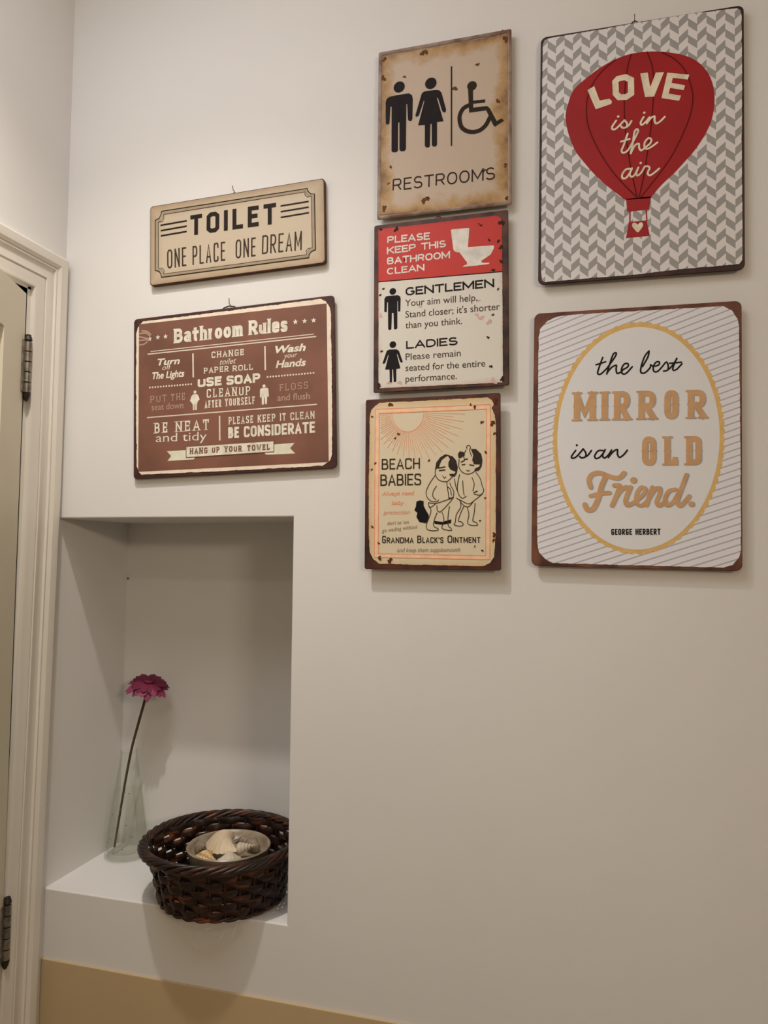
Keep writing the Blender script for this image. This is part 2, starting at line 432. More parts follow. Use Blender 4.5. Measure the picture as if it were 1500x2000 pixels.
ART = {
  'toilet': [
    ['border_line', 'dark double border line with notched corners', 'k', 1, [
      ['S',1.46,0,1,[(-135.3,40.11),(-127.99,42.25),(-125.45,47.16),(-123.84,52.85),(117.77,51.59),(119.38,46.86),(123.32,42.64),(129.23,41.43),(129.74,-42.2),(122.92,-44.31),(119.87,-47.67),(118.92,-52.92),(-123.9,-52.36),(-125.18,-46.52),(-128.44,-42.23),(-135.15,-39.97)]],
      ['S',0.73,0,1,[(-129.61,36.25),(-122.38,36.3),(-119.85,41.21),(-120.54,47.19),(114.62,47.1),(114.19,42.65),(118.15,38.42),(124.1,39.18),(124.72,-38.67),(117.92,-38.8),(114.87,-42.16),(115.96,-47.64),(-120.3,-47.48),(-119.28,-41.89),(-122.53,-37.6),(-129.27,-37.44)]],
    ]],
    ['border_band', 'grey brown band inside the border line', 'grey', 1, [
      ['S',3.4,0,1,[(-132.22,38.02),(-124.95,39.02),(-122.41,43.94),(-122.06,49.78),(116.06,49.16),(116.57,44.58),(120.52,40.36),(126.45,40.21),(127.02,-40.29),(120.21,-41.33),(117.16,-44.69),(117.32,-50.06),(-121.95,-49.72),(-121.98,-44.01),(-125.24,-39.72),(-131.97,-38.6)]],
    ]],
    ['lettering', 'bold black lettering TOILET', 'k', 2, [
      ['T','TOILET','blk',(-74.23,7.15),(67.94,5.88),31.68,{'wt': 0.2,'tr': 0.25,'it': 1}],
    ]],
    ['stripe_mark', 'dark stripe left of the word', 'k', 2, [
      ['S',2.42,0,0,[(-125.91,30.63),(-80.18,31.42)]],
      ['S',2.42,0,0,[(-125.43,22.05),(-80.16,22.99)]],
      ['S',2.42,0,0,[(-125.18,13.71),(-80.15,14.56)]],
    ]],
    ['stripe_mark', 'dark stripe right of the word', 'k', 2, [
      ['S',2.19,0,0,[(75.45,31.51),(119.93,31.83)]],
      ['S',2.19,0,0,[(75.7,22.77),(119.98,23.22)]],
      ['S',2.19,0,0,[(75.52,14.07),(120.24,14.77)]],
    ]],
    ['lettering', 'thin tall lettering ONE PLACE ONE DREAM', 'k2', 2, [
      ['T','ONE','blk',(-113.93,-39.62),(-80.87,-39.27),29.51,{'wt': 0.075,'tr': 0.13,'it': 2}],
      ['T','PLACE','blk',(-70.29,-39.34),(-15.23,-39.36),29.11,{'wt': 0.075,'tr': 0.13,'it': 2}],
      ['T','ONE','blk',(2.05,-38.72),(34.78,-39.19),28.66,{'wt': 0.075,'tr': 0.13,'it': 2}],
      ['T','DREAM','blk',(45.02,-37.61),(108.08,-39.53),28.23,{'wt': 0.075,'tr': 0.13,'it': 2}],
    ]],
  ],
  'rules': [
    ['paper_edge', 'cream ragged border', 'cream', 1, [
      ['P',0,1.6,[(-160.9,101.8),(-158.46,110.98),(-149.18,120.43),(-79.26,120.68),(-3.82,121.08),(69.35,121.68),(145.01,122.23),(152.39,118.35),(158.26,108.89),(160.2,99.86),(160.27,29.4),(159.83,-58.25),(158.63,-106.21),(155.28,-114.75),(143.66,-121.55),(66.16,-121.41),(-31.28,-120.82),(-150.99,-119.28),(-155.67,-115.09),(-159.79,-105.57),(-160.86,-36.67),(-161.4,33.65)]],
    ]],
    ['brown_panel', 'mottled brown printed panel', 'brown', 2, [
      ['P',0,0,[(-155.79,116.38),(153.71,114.23),(153.42,-116.4),(-156.71,-114.34)]],
    ]],
    ['star', 'cream star left of the title', 'c', 3, [
      ['*',(-136.84,91.3),4.22],
      ['*',(-122.51,92.3),4.2],
      ['*',(-109.05,92.19),4.2],
    ]],
    ['star', 'cream star right of the title', 'c', 3, [
      ['*',(105.17,92.06),4.23],
      ['*',(119.54,91.75),4.22],
      ['*',(133.6,91.47),4.21],
    ]],
    ['scratch_mark', 'pale scratch in the top left corner', 'c3', 3, [
      ['S',2.37,1,0,[(-154.62,96.49),(-144.15,93.16),(-137.62,91.37)]],
      ['S',2.37,1,0,[(-154.06,101.14),(-144.08,101.37),(-136.28,95.93)]],
      ['S',2.37,1,0,[(-150.61,105.52),(-141.45,103.46),(-134.96,98.15)]],
      ['S',2.37,1,0,[(-155.24,83.62),(-146.84,84.02),(-141.58,87.05)]],
      ['S',2.37,1,0,[(-154.66,90.62),(-146.79,90.59),(-138.94,90.33)]],
    ]],
    ['title_lettering', 'large cream title Bathroom Rules', 'c', 3, [
      ['T','Bathroom','slab',(-95.51,80.0),(21.55,79.65),22.48,{'wt': 0.225,'tr': 0.03,'it': 3,'sf': 0.04}],
      ['T','Rules','slab',(29.61,80.02),(93.62,79.11),22.03,{'wt': 0.225,'tr': 0.03,'it': 3,'sf': 0.04}],
    ]],
    ['rule_line', 'cream rule under the title', 'c2', 3, [
      ['S',1.84,0,0,[(-140.42,67.5),(137.2,67.2)]],
      ['S',1.31,0,0,[(-135.17,71.25),(133.76,71.07)]],
    ]],
    ['rule_line', 'upright cream rule of the first row', 'c2', 3, [
      ['S',2.54,0,0,[(-62.03,61.24),(-61.63,24.37)]],
      ['S',2.42,0,0,[(56.53,60.82),(56.79,24.85)]],
    ]],
    ['lettering', 'Turn off The Lights', 'c', 3, [
      ['T','Turn','sans',(-123.13,48.47),(-84.28,47.48),10.68,{'bold': 0.03,'shear': 0.25}],
      ['T','The Lights','sans',(-132.39,27.79),(-76.82,27.22),10.9,{'bold': 0.03,'shear': 0.2}],
      ['T','off','sans',(-114.65,40.31),(-99.2,40.41),7.89,{'shear': 0.2}],
    ]],
    ['lettering', 'CHANGE toilet PAPER ROLL', 'c', 3, [
      ['T','CHANGE','slab',(-31.95,51.24),(23.65,50.68),9.55,{'wt': 0.17,'tr': 0.1,'it': 3,'sf': 0.12}],
      ['T','toilet','sans',(-17.12,39.68),(10.04,39.63),8.64,{'shear': 0.4}],
      ['T','PAPER','slab',(-44.71,28.73),(-1.9,28.38),8.67,{'wt': 0.17,'tr': 0.08,'it': 3,'sf': 0.12}],
      ['T','ROLL','slab',(3.02,27.97),(37.97,27.32),8.59,{'wt': 0.17,'tr': 0.08,'it': 3,'sf': 0.12}],
    ]],
    ['lettering', 'Wash your Hands', 'c', 3, [
      ['T','Wash','sans',(72.71,48.82),(121.03,48.3),11.13,{'bold': 0.035,'shear': 0.25}],
      ['T','your','sans',(86.19,40.03),(107.51,40.17),7.12,{'shear': 0.2}],
      ['T','Hands','sans',(73.37,26.82),(120.71,26.16),11.12,{'bold': 0.03,'shear': 0.2}],
    ]],
    ['lettering', 'heavy cream USE SOAP', 'c', 3, [
      ['T','USE','blk',(-54.22,8.39),(-14.24,8.23),14.16,{'wt': 0.27,'tr': 0.1,'it': 2}],
      ['T','SOAP','blk',(-6.33,7.83),(48.62,7.55),14.0,{'wt': 0.27,'tr': 0.1,'it': 2}],
    ]],
    ['dotted_line', 'dotted line left of USE SOAP', 'c2', 3, [
      ['D',(-136.4,15.04),1.52],
      ['D',(-131.58,14.99),1.51],
      ['D',(-126.78,14.94),1.51],
      ['D',(-121.98,14.89),1.51],
      ['D',(-117.19,14.84),1.51],
      ['D',(-112.42,14.79),1.51],
      ['D',(-107.65,14.74),1.51],
      ['D',(-102.89,14.69),1.51],
      ['D',(-98.14,14.64),1.51],
      ['D',(-93.4,14.59),1.51],
      ['D',(-88.67,14.55),1.5],
      ['D',(-83.95,14.5),1.5],
      ['D',(-79.23,14.45),1.5],
      ['D',(-74.53,14.4),1.5],
      ['D',(-69.83,14.35),1.5],
      ['D',(-65.15,14.3),1.5],
    ]],
    ['dotted_line', 'dotted line right of USE SOAP', 'c2', 3, [
      ['D',(60.27,14.47),1.45],
      ['D',(64.83,14.44),1.46],
      ['D',(69.38,14.42),1.45],
      ['D',(73.93,14.4),1.45],
      ['D',(78.46,14.37),1.45],
      ['D',(82.99,14.35),1.45],
      ['D',(87.51,14.33),1.44],
      ['D',(92.02,14.3),1.45],
      ['D',(96.52,14.28),1.44],
      ['D',(101.01,14.26),1.44],
      ['D',(105.49,14.23),1.45],
      ['D',(109.97,14.21),1.44],
      ['D',(114.44,14.19),1.44],
      ['D',(118.9,14.16),1.44],
      ['D',(123.35,14.14),1.44],
      ['D',(127.79,14.12),1.43],
      ['D',(132.22,14.1),1.43],
    ]],
    ['lettering', 'PUT THE seat down in faded letters', 'c3', 3, [
      ['T','PUT','slab',(-136.58,-8.73),(-106.05,-8.65),10.68,{'wt': 0.13,'tr': 0.1,'it': 3,'sf': 0.13}],
      ['T','THE','slab',(-100.91,-8.57),(-74.11,-8.48),10.61,{'wt': 0.13,'tr': 0.1,'it': 3,'sf': 0.13}],
      ['T','seat down','sans',(-133.3,-21.08),(-78.55,-21.5),10.18,{'bold': 0.008}],
    ]],
    ['lady_figure', 'cream lady figure', 'c', 3, [
      ['D',(-58.83,1.63),2.53],
      ['P',0,0,[(-67.29,-11.28),(-64.69,-4.12),(-62.14,-1.56),(-55.58,-1.6),(-53.09,-4.54),(-50.88,-10.2),(-53.93,-12.73),(-55.22,-16.3),(-55.82,-25.88),(-58.59,-25.91),(-58.76,-16.96),(-59.51,-16.9),(-59.86,-26.05),(-62.38,-25.87),(-62.79,-16.89),(-65.29,-13.27)]],
    ]],
    ['man_figure', 'cream man figure', 'c', 3, [
      ['D',(54.57,1.47),2.46],
      ['P',0,0,[(47.85,-14.84),(47.99,-3.63),(49.95,-1.54),(59.1,-1.35),(61.48,-3.33),(62.05,-14.79),(59.89,-15.07),(59.47,-10.12),(58.79,-25.73),(55.9,-25.75),(55.55,-15.87),(54.35,-15.78),(53.98,-26.06),(50.85,-26.05),(50.56,-10.56),(50.02,-15.45)]],
    ]],
    ['lettering', 'CLEANUP AFTER YOURSELF', 'c', 3, [
      ['T','CLEANUP','slab',(-40.83,-8.66),(33.87,-9.75),13.15,{'wt': 0.14,'tr': 0.08,'it': 3,'sf': 0.13}],
      ['T','AFTER','slab',(-43.25,-24.48),(-14.1,-24.07),11.39,{'wt': 0.15,'tr': 0.05,'it': 3,'sf': 0.08}],
      ['T','YOURSELF','slab',(-9.65,-23.94),(40.49,-23.95),11.28,{'wt': 0.15,'tr': 0.05,'it': 3,'sf': 0.08}],
    ]],
    ['lettering', 'FLOSS and flush in faded letters', 'c3', 3, [
      ['T','FLOSS','slab',(78.4,-8.21),(124.9,-7.8),10.21,{'wt': 0.12,'tr': 0.1,'it': 3,'sf': 0.13}],
      ['T','and flush','sans',(75.35,-22.48),(126.07,-23.35),9.76,{'bold': 0.012}],
    ]],
    ['rule_line', 'cream rule across the lower half', 'c2', 3, [
      ['S',1.82,0,0,[(-141.19,-31.47),(136.89,-32.07)]],
    ]],
    ['lettering', 'BE NEAT and tidy', 'c', 3, [
      ['T','BE','slab',(-130.47,-56.83),(-103.39,-56.94),16.2,{'wt': 0.15,'tr': 0.1,'it': 3,'sf': 0.15}],
      ['T','NEAT','slab',(-94.17,-57.06),(-33.09,-57.33),16.03,{'wt': 0.15,'tr': 0.08,'it': 3,'sf': 0.15}],
      ['T','and tidy','sans',(-125.92,-70.33),(-39.49,-72.64),12.87,{'bold': 0}],
    ]],
    ['rule_line', 'upright cream rule of the last row', 'c2', 3, [
      ['S',2.49,0,0,[(-17.97,-37.65),(-17.88,-74.65)]],
    ]],
    ['lettering', 'PLEASE KEEP IT CLEAN BE CONSIDERATE', 'c', 3, [
      ['T','PLEASE','slab',(-4.04,-51.75),(37.72,-52.05),11.26,{'wt': 0.14,'tr': 0.06,'it': 3,'sf': 0.09}],
      ['T','KEEP','slab',(43.04,-51.96),(73.05,-51.96),11.17,{'wt': 0.14,'tr': 0.06,'it': 3,'sf': 0.09}],
      ['T','IT','slab',(78.52,-52.11),(89.45,-51.96),11.1,{'wt': 0.14,'tr': 0.06,'it': 3,'sf': 0.09}],
      ['T','CLEAN','slab',(94.65,-52.09),(133.8,-52.32),11.03,{'wt': 0.14,'tr': 0.06,'it': 3,'sf': 0.09}],
      ['T','BE','blk',(-4.03,-72.56),(13.63,-72.75),16.7,{'wt': 0.22,'tr': 0.1,'it': 2}],
      ['T','CONSIDERATE','blk',(21.44,-72.56),(133.49,-72.96),16.44,{'wt': 0.2,'tr': 0.09,'it': 2}],
    ]],
    ['banner_tail', 'pale green ribbon tail', 'banner', 3, [
      ['P',0,0,[(-106.72,-85.58),(-74.08,-85.64),(-73.18,-97.6),(-58.55,-97.74),(-61.6,-100.54),(-106.08,-100.6),(-99.61,-93.36)]],
      ['P',0,0,[(69.49,-86.02),(101.73,-85.75),(94.56,-93.06),(102.46,-101.25),(56.87,-100.42),(54.03,-97.14),(69.35,-96.69)]],
    ]],
    ['banner', 'cream ribbon banner', 'c', 4, [
      ['P',0,0,[(-74.03,-80.37),(69.09,-80.65),(69.35,-96.69),(-73.68,-97.12)]],
    ]],
    ['banner_outline', 'brown banner outline', 'br2', 5, [
      ['S',1.01,0,1,[(-74.03,-80.37),(69.09,-80.65),(69.35,-96.69),(-73.68,-97.12)]],
    ]],
    ['lettering', 'brown HANG UP YOUR TOWEL on the banner', 'br2', 5, [
      ['T','HANG','slab',(-68.58,-92.14),(-37.2,-92.57),8.67,{'wt': 0.2,'tr': 0.1,'it': 2,'sf': 0.1}],
      ['T','UP','slab',(-31.47,-92.44),(-17.33,-92.58),8.61,{'wt': 0.2,'tr': 0.1,'it': 2,'sf': 0.1}],
      ['T','YOUR','slab',(-11.15,-92.48),(18.76,-93.09),8.57,{'wt': 0.2,'tr': 0.1,'it': 2,'sf': 0.1}],
      ['T','TOWEL','slab',(26.06,-93.06),(63.66,-93.46),8.49,{'wt': 0.2,'tr': 0.1,'it': 2,'sf': 0.1}],
    ]],
  ],
  'rest': [
    ['rusty_panel', 'tan enamel panel with rust stains', 'restpanel', 1, [
      ['P',0,0,[(-89.03,116.3),(88.78,116.68),(91.36,-122.82),(-89.9,-116.87)]],
    ]],
    ['man_pictogram', 'black standing man pictogram', 'k', 3, [
      ['D',(-63.62,66.56),8.2],
      ['P',0,0,[(-83.01,16.01),(-83.47,46.83),(-81.97,51.84),(-77.48,54.58),(-63.31,55.17),(-49.23,54.87),(-44.79,51.49),(-43.6,45.8),(-44.0,16.84),(-45.47,14.08),(-48.43,14.23),(-50.36,16.31),(-51.72,39.63),(-52.91,39.82),(-53.12,-25.86),(-55.05,-28.58),(-60.26,-28.14),(-62.49,-26.02),(-62.83,14.46),(-64.76,14.31),(-64.73,-26.45),(-66.97,-28.68),(-72.2,-28.08),(-74.14,-25.85),(-74.48,39.44),(-76.43,39.44),(-77.46,15.92),(-78.96,13.9),(-81.51,14.28)]],
    ]],
    ['woman_pictogram', 'black woman pictogram in a skirt', 'k', 3, [
      ['D',(-17.65,64.33),8.28],
      ['P',0,0,[(-39.58,21.37),(-30.8,51.2),(-27.87,53.7),(-23.48,54.18),(-10.34,53.41),(-5.24,52.0),(-2.33,48.15),(4.27,22.78),(3.56,19.2),(1.09,18.85),(-1.24,21.42),(-7.4,41.57),(-8.85,41.36),(0.69,6.36),(-8.47,6.56),(-8.38,-26.34),(-10.13,-28.32),(-13.05,-28.34),(-15.69,-26.03),(-16.05,5.18),(-17.96,5.17),(-18.61,-27.09),(-21.1,-28.52),(-24.04,-27.5),(-25.8,-25.31),(-25.87,5.17),(-35.57,5.89),(-26.67,40.17),(-27.84,40.35),(-34.42,20.59),(-36.62,18.69),(-38.84,19.03)]],
    ]],
    ['divider_line', 'dark upright divider line', 'k3', 3, [
      ['S',2.05,0,0,[(11.74,84.09),(12.11,-30.78)]],
    ]],
    ['wheelchair_pictogram', 'black wheelchair pictogram', 'k3', 3, [
      ['D',(40.55,50.82),6.72],
      ['P',0,0,[(35.14,47.3),(41.85,47.39),(42.39,18.65),(36.7,13.38)]],
      ['P',0,0,[(36.39,19.58),(61.58,18.59),(65.14,15.13),(75.12,-5.62),(73.04,-12.59),(70.49,-10.75),(60.19,12.68),(36.7,13.08)]],
      ['S',4.33,0,0,[(41.64,27.25),(58.71,26.33)]],
      ['P',0,0,[(72.72,-5.7),(81.44,-1.93),(84.55,-5.89),(72.33,-12.2)]],
      ['S',5.79,1,0,[(35.94,23.75),(28.08,19.84),(23.37,9.54),(25.29,-3.98),(31.78,-11.56),(41.1,-15.15),(51.08,-14.43),(59.58,-8.39),(65.2,1.71)]],
    ]],
    ['lettering', 'thin black lettering RESTROOMS', 'k3', 3, [
      ['T','RESTROOMS','blk',(-72.16,-84.68),(72.28,-86.38),17.38,{'wt': 0.105,'tr': 0.16,'it': 4}],
    ]],
    ['rust_stain', 'dark brown rust stain', 'rust', 2, [
      ['B',(-25.79,111.76),4.43],
      ['B',(-30.91,109.68),3.25],
      ['B',(-55.92,80.5),2.38],
      ['B',(48.26,80.18),2.92],
      ['B',(16.46,51.03),4.11],
      ['B',(76.38,23.27),3.49],
      ['B',(-75.18,-49.02),2.41],
      ['B',(-26.08,-103.59),5.09],
      ['B',(-20.2,-102.1),2.98],
      ['B',(57.74,-72.09),2.64],
      ['B',(-78.17,-72.72),2.11],
      ['B',(-87.23,83.39),4.49],
      ['B',(87.14,109.76),4.91],
      ['B',(-84.17,-108.2),4.54],
      ['B',(86.71,-68.49),3.21],
      ['B',(82.19,120.73),3.75],
      ['B',(89.07,-115.51),3.8],
      ['B',(-85.73,111.55),3.89],
    ]],
  ],
  'please': [
    ['red_panel', 'worn red enamel panel', 'redp', 1, [
      ['P',0,0.8,[(-88.42,114.31),(-6.29,114.0),(77.11,114.07),(81.95,111.82),(86.09,107.1),(86.31,35.75),(-87.68,38.48)]],
    ]],
    ['white_panel', 'speckled off white panel', 'whitep', 1, [
      ['P',0,0.8,[(-87.68,37.31),(86.3,34.62),(86.19,-109.93),(85.07,-116.18),(-6.6,-115.16),(-86.95,-114.15)]],
    ]],
    ['panel_line', 'dark line under the red panel', 'k', 2, [
      ['S',1.35,0,0,[(-87.68,37.89),(86.31,35.18)]],
    ]],
    ['lettering', 'cream lettering PLEASE KEEP THIS BATHROOM CLEAN', 'c', 2, [
      ['T','PLEASE','blk',(-75.03,91.58),(-13.54,90.68),10.48,{'wt': 0.2,'tr': 0.09,'it': 4}],
      ['T','KEEP','blk',(-75.33,76.23),(-33.13,76.97),10.2,{'wt': 0.2,'tr': 0.09,'it': 4}],
      ['T','THIS','blk',(-25.86,76.94),(9.15,77.46),10.1,{'wt': 0.2,'tr': 0.09,'it': 4}],
      ['T','BATHROOM','blk',(-75.03,61.27),(14.83,61.22),10.15,{'wt': 0.2,'tr': 0.09,'it': 4}],
      ['T','CLEAN','blk',(-75.04,46.65),(-21.11,47.37),9.74,{'wt': 0.2,'tr': 0.09,'it': 4}],
    ]],
    ['toilet_pictogram', 'cream toilet silhouette', 'c', 2, [
      ['P',0,0,[(15.9,100.72),(17.32,101.57),(40.01,100.91),(41.55,99.88),(39.53,74.12),(47.69,73.69),(73.53,72.81),(75.33,71.49),(74.49,67.33),(70.72,60.64),(64.45,56.74),(57.46,52.76),(59.55,50.0),(69.3,49.16),(67.91,47.46),(50.44,47.07),(32.13,47.17),(34.26,48.96),(37.79,49.75),(38.5,52.53),(34.27,58.67),(27.92,67.9),(24.38,68.55),(20.83,70.35),(19.41,73.08)]],
    ]],
    ['man_pictogram', 'black man beside GENTLEMEN', 'k', 2, [
      ['D',(-66.61,22.19),4.82],
      ['P',0,0,[(-78.76,-5.94),(-78.76,12.33),(-76.83,15.81),(-72.83,16.48),(-58.8,16.09),(-55.86,13.93),(-55.13,10.23),(-55.58,-7.18),(-58.81,-7.2),(-59.1,7.67),(-59.84,7.74),(-59.86,-30.82),(-61.77,-32.42),(-64.72,-31.89),(-65.44,-8.53),(-67.66,-8.34),(-68.41,-31.6),(-70.62,-32.59),(-73.14,-31.23),(-73.57,7.49),(-74.75,7.15),(-75.35,-6.96)]],
    ]],
    ['lady_pictogram', 'black lady beside LADIES', 'k', 2, [
      ['D',(-66.2,-53.61),4.8],
      ['P',0,0,[(-81.0,-78.78),(-75.07,-61.7),(-71.37,-60.22),(-61.05,-60.54),(-57.37,-62.98),(-51.81,-78.61),(-53.71,-80.37),(-55.91,-78.33),(-59.58,-67.18),(-60.32,-67.86),(-55.19,-87.81),(-61.06,-88.43),(-61.07,-106.29),(-64.75,-106.78),(-65.77,-88.55),(-66.95,-88.47),(-67.26,-106.63),(-70.35,-106.87),(-70.94,-88.5),(-77.3,-88.07),(-72.11,-67.74),(-72.85,-67.69),(-77.3,-79.04),(-79.52,-80.05)]],
    ]],
    ['lettering', 'bold black heading GENTLEMEN', 'k', 2, [
      ['T','GENTLEMEN','blk',(-48.23,14.27),(75.19,14.91),11.74,{'wt': 0.19,'tr': 0.1,'it': 4}],
    ]],
    ['lettering', 'black lines Your aim will help', 'k2', 2, [
      ['T','Your aim will help,','sans',(-48.83,-0.79),(52.44,-1.73),9.47,{'bold': 0.004}],
      ['T',"Stand closer; it's shorter",'sans',(-48.25,-16.95),(82.58,-16.8),9.44,{'bold': 0.004}],
      ['T','than you think.','sans',(-48.26,-32.04),(31.27,-32.09),9.2,{'bold': 0.004}],
    ]],
    ['lettering', 'bold black heading LADIES', 'k', 2, [
      ['T','LADIES','blk',(-47.11,-61.12),(25.14,-60.7),11.21,{'wt': 0.185,'tr': 0.12,'it': 4}],
    ]],
    ['lettering', 'black lines Please remain seated', 'k2', 2, [
      ['T','Please remain','sans',(-47.85,-76.71),(29.35,-76.4),9.19,{'bold': 0.004}],
      ['T','seated for the entire','sans',(-47.86,-92.21),(62.7,-92.89),9.15,{'bold': 0.004}],
      ['T','performance.','sans',(-47.88,-107.55),(24.06,-107.8),9.19,{'bold': 0.004}],
    ]],
    ['rust_stain', 'small dark rust spot', 'rust', 3, [
      ['B',(-61.7,111.05),3.8],
      ['B',(57.57,102.52),1.99],
      ['B',(54.5,105.0),1.14],
      ['B',(68.69,80.7),1.98],
      ['B',(81.17,77.94),2.55],
      ['B',(-80.24,27.09),1.9],
      ['B',(-84.7,18.71),1.91],
      ['B',(80.3,11.62),1.83],
      ['B',(73.29,-23.07),1.84],
      ['B',(66.69,-53.62),2.12],
      ['B',(70.34,-93.41),2.4],
      ['B',(-82.49,-61.89),2.04],
      ['B',(-86.21,-110.54),3.79],
      ['B',(85.08,-111.27),3.09],
      ['B',(74.14,38.35),2.54],
      ['B',(85.39,102.94),4.24],
      ['B',(84.6,69.1),3.11],
      ['B',(84.55,49.33),2.54],
      ['B',(-84.69,113.31),2.35],
      ['B',(-49.95,65.76),1.46],
    ]],
    ['pink_stain', 'faint pink stain', 'pink', 1.5, [
      ['B',(54.54,-1.63),2.27],
      ['B',(57.28,-25.98),4.25],
      ['B',(68.41,-32.55),4.24],
      ['B',(51.69,-21.26),3.12],
      ['B',(-70.65,-107.14),3.78],
      ['B',(-55.93,-108.06),3.77],
      ['B',(73.75,-113.36),4.79],
      ['B',(-83.96,-11.36),3.52],
      ['B',(-26.67,-3.13),2.6],
    ]],
  ],
  'beach': [
    ['paper_panel', 'cream ragged printed panel', 'cream2', 1, [
      ['P',0,1.3,[(-87.99,93.62),(-85.46,103.57),(-79.08,109.77),(-73.17,113.1),(-62.12,113.34),(-15.66,112.76),(26.94,113.01),(76.87,112.88),(82.32,109.2),(85.7,103.55),(82.54,98.17),(86.98,88.37),(88.22,66.36),(87.86,0.67),(87.48,-67.48),(85.27,-100.12),(79.8,-108.33),(71.61,-113.2),(26.11,-112.45),(-30.5,-111.8),(-72.57,-110.94),(-81.39,-104.68),(-86.55,-94.81),(-88.02,-67.83),(-88.75,3.43),(-88.0,46.31)]],
    ]],
    ['frame_band', 'salmon frame band', 'salm2', 2, [
      ['S',5.02,0,1,[(-76.87,101.08),(77.9,100.02),(76.58,-101.29),(-76.68,-99.25)]],
    ]],
    ['frame_line', 'two salmon frame lines', 'salm', 3, [
      ['S',0.89,0,1,[(-79.83,104.06),(80.51,103.08),(79.42,-103.85),(-79.47,-101.83)]],
      ['S',0.88,0,1,[(-73.91,97.95),(75.42,97.08),(73.87,-98.87),(-74.03,-96.82)]],
    ]],
    ['sun', 'salmon half sun with rays', 'salm', 2, [
      ['S',1.0,1,0,[(-10.26,96.59),(-10.48,92.96),(-11.11,89.41),(-12.16,86.0),(-13.58,82.81),(-15.37,79.89),(-17.49,77.29),(-19.9,75.07),(-22.55,73.26),(-25.4,71.89),(-28.39,71.0),(-31.48,70.6),(-34.6,70.71),(-37.69,71.31),(-40.7,72.4),(-43.57,73.96),(-46.25,75.96),(-48.68,78.37),(-50.82,81.13),(-52.63,84.21),(-54.08,87.54),(-55.13,91.06),(-55.77,94.7),(-55.98,98.39)]],
      ['S',0.64,0,0,[(-8.27,95.57),(46.36,91.71)]],
      ['S',0.5,0,0,[(-8.39,93.67),(30.67,88.58)]],
      ['S',0.65,0,0,[(-8.63,91.8),(45.0,81.25)]],
      ['S',0.5,0,0,[(-8.97,89.95),(28.94,80.27)]],
      ['S',0.64,0,0,[(-9.43,88.14),(41.93,71.24)]],
      ['S',0.5,0,0,[(-10.0,86.37),(25.91,72.41)]],
      ['S',0.64,0,0,[(-10.67,84.65),(37.28,61.97)]],
      ['S',0.5,0,0,[(-11.45,82.99),(21.68,65.2)]],
      ['S',0.64,0,0,[(-12.32,81.39),(31.19,53.69)]],
      ['S',0.5,0,0,[(-13.3,79.87),(16.39,58.83)]],
      ['S',0.64,0,0,[(-14.36,78.43),(23.9,46.6)]],
      ['S',0.5,0,0,[(-15.51,77.08),(10.19,53.43)]],
      ['S',0.65,0,0,[(-16.75,75.83),(15.63,40.86)]],
      ['S',0.5,0,0,[(-18.06,74.67),(3.28,49.11)]],
      ['S',0.65,0,0,[(-19.44,73.62),(6.67,36.55)]],
      ['S',0.5,0,0,[(-20.88,72.68),(-4.14,45.95)]],
      ['S',0.64,0,0,[(-22.38,71.85),(-2.72,33.73)]],
      ['S',0.5,0,0,[(-23.93,71.14),(-11.87,43.97)]],
      ['S',0.65,0,0,[(-25.53,70.56),(-12.27,32.38)]],
      ['S',0.51,0,0,[(-27.16,70.09),(-19.7,43.17)]],
      ['S',0.65,0,0,[(-28.82,69.76),(-21.73,32.42)]],
      ['S',0.51,0,0,[(-30.5,69.55),(-27.44,43.5)]],
      ['S',0.65,0,0,[(-32.19,69.48),(-30.88,33.75)]],
      ['S',0.51,0,0,[(-33.89,69.53),(-34.92,44.89)]],
      ['S',0.65,0,0,[(-35.58,69.72),(-39.56,36.24)]],
      ['S',0.51,0,0,[(-37.27,70.03),(-41.99,47.23)]],
      ['S',0.65,0,0,[(-38.93,70.48),(-47.61,39.73)]],
      ['S',0.5,0,0,[(-40.57,71.05),(-48.53,50.41)]],
      ['S',0.65,0,0,[(-42.18,71.74),(-54.95,44.07)]],
      ['S',0.51,0,0,[(-43.74,72.55),(-54.46,54.3)]],
      ['S',0.66,0,0,[(-45.26,73.49),(-61.52,49.08)]],
      ['S',0.51,0,0,[(-46.72,74.53),(-59.7,58.77)]],
      ['S',0.65,0,0,[(-48.11,75.68),(-67.29,54.65)]],
      ['S',0.51,0,0,[(-49.44,76.94),(-64.23,63.7)]],
      ['S',0.66,0,0,[(-50.69,78.29),(-71.73,61.15)]],
      ['S',0.51,0,0,[(-51.86,79.74),(-68.04,68.98)]],
      ['S',0.66,0,0,[(-52.94,81.26),(-71.72,70.29)]],
      ['S',0.51,0,0,[(-53.92,82.87),(-71.15,74.51)]],
      ['S',0.65,0,0,[(-54.81,84.54),(-71.71,77.71)]],
      ['S',0.51,0,0,[(-55.6,86.28),(-71.71,80.99)]],
      ['S',0.65,0,0,[(-56.28,88.07),(-71.71,84.07)]],
      ['S',0.51,0,0,[(-56.86,89.9),(-71.71,86.98)]],
      ['S',0.66,0,0,[(-57.32,91.77),(-71.71,89.78)]],
      ['S',0.51,0,0,[(-57.67,93.67),(-71.7,92.48)]],
      ['S',0.66,0,0,[(-57.9,95.58),(-71.7,95.11)]],
      ['S',0.52,0,0,[(-58.02,97.51),(-71.7,97.72)]],
    ]],
    ['lettering', 'black hand lettering BEACH BABIES', 'k2', 3, [
      ['T','BEACH','blk',(-69.84,19.06),(-15.6,19.12),14.85,{'wt': 0.12,'tr': 0.12,'it': 2}],
      ['T','BABIES','blk',(-71.62,-3.38),(-13.94,-3.35),15.81,{'wt': 0.12,'tr': 0.1,'it': 2}],
    ]],
    ['lettering', 'faded red lines Always need baby protection', 'salm3', 3, [
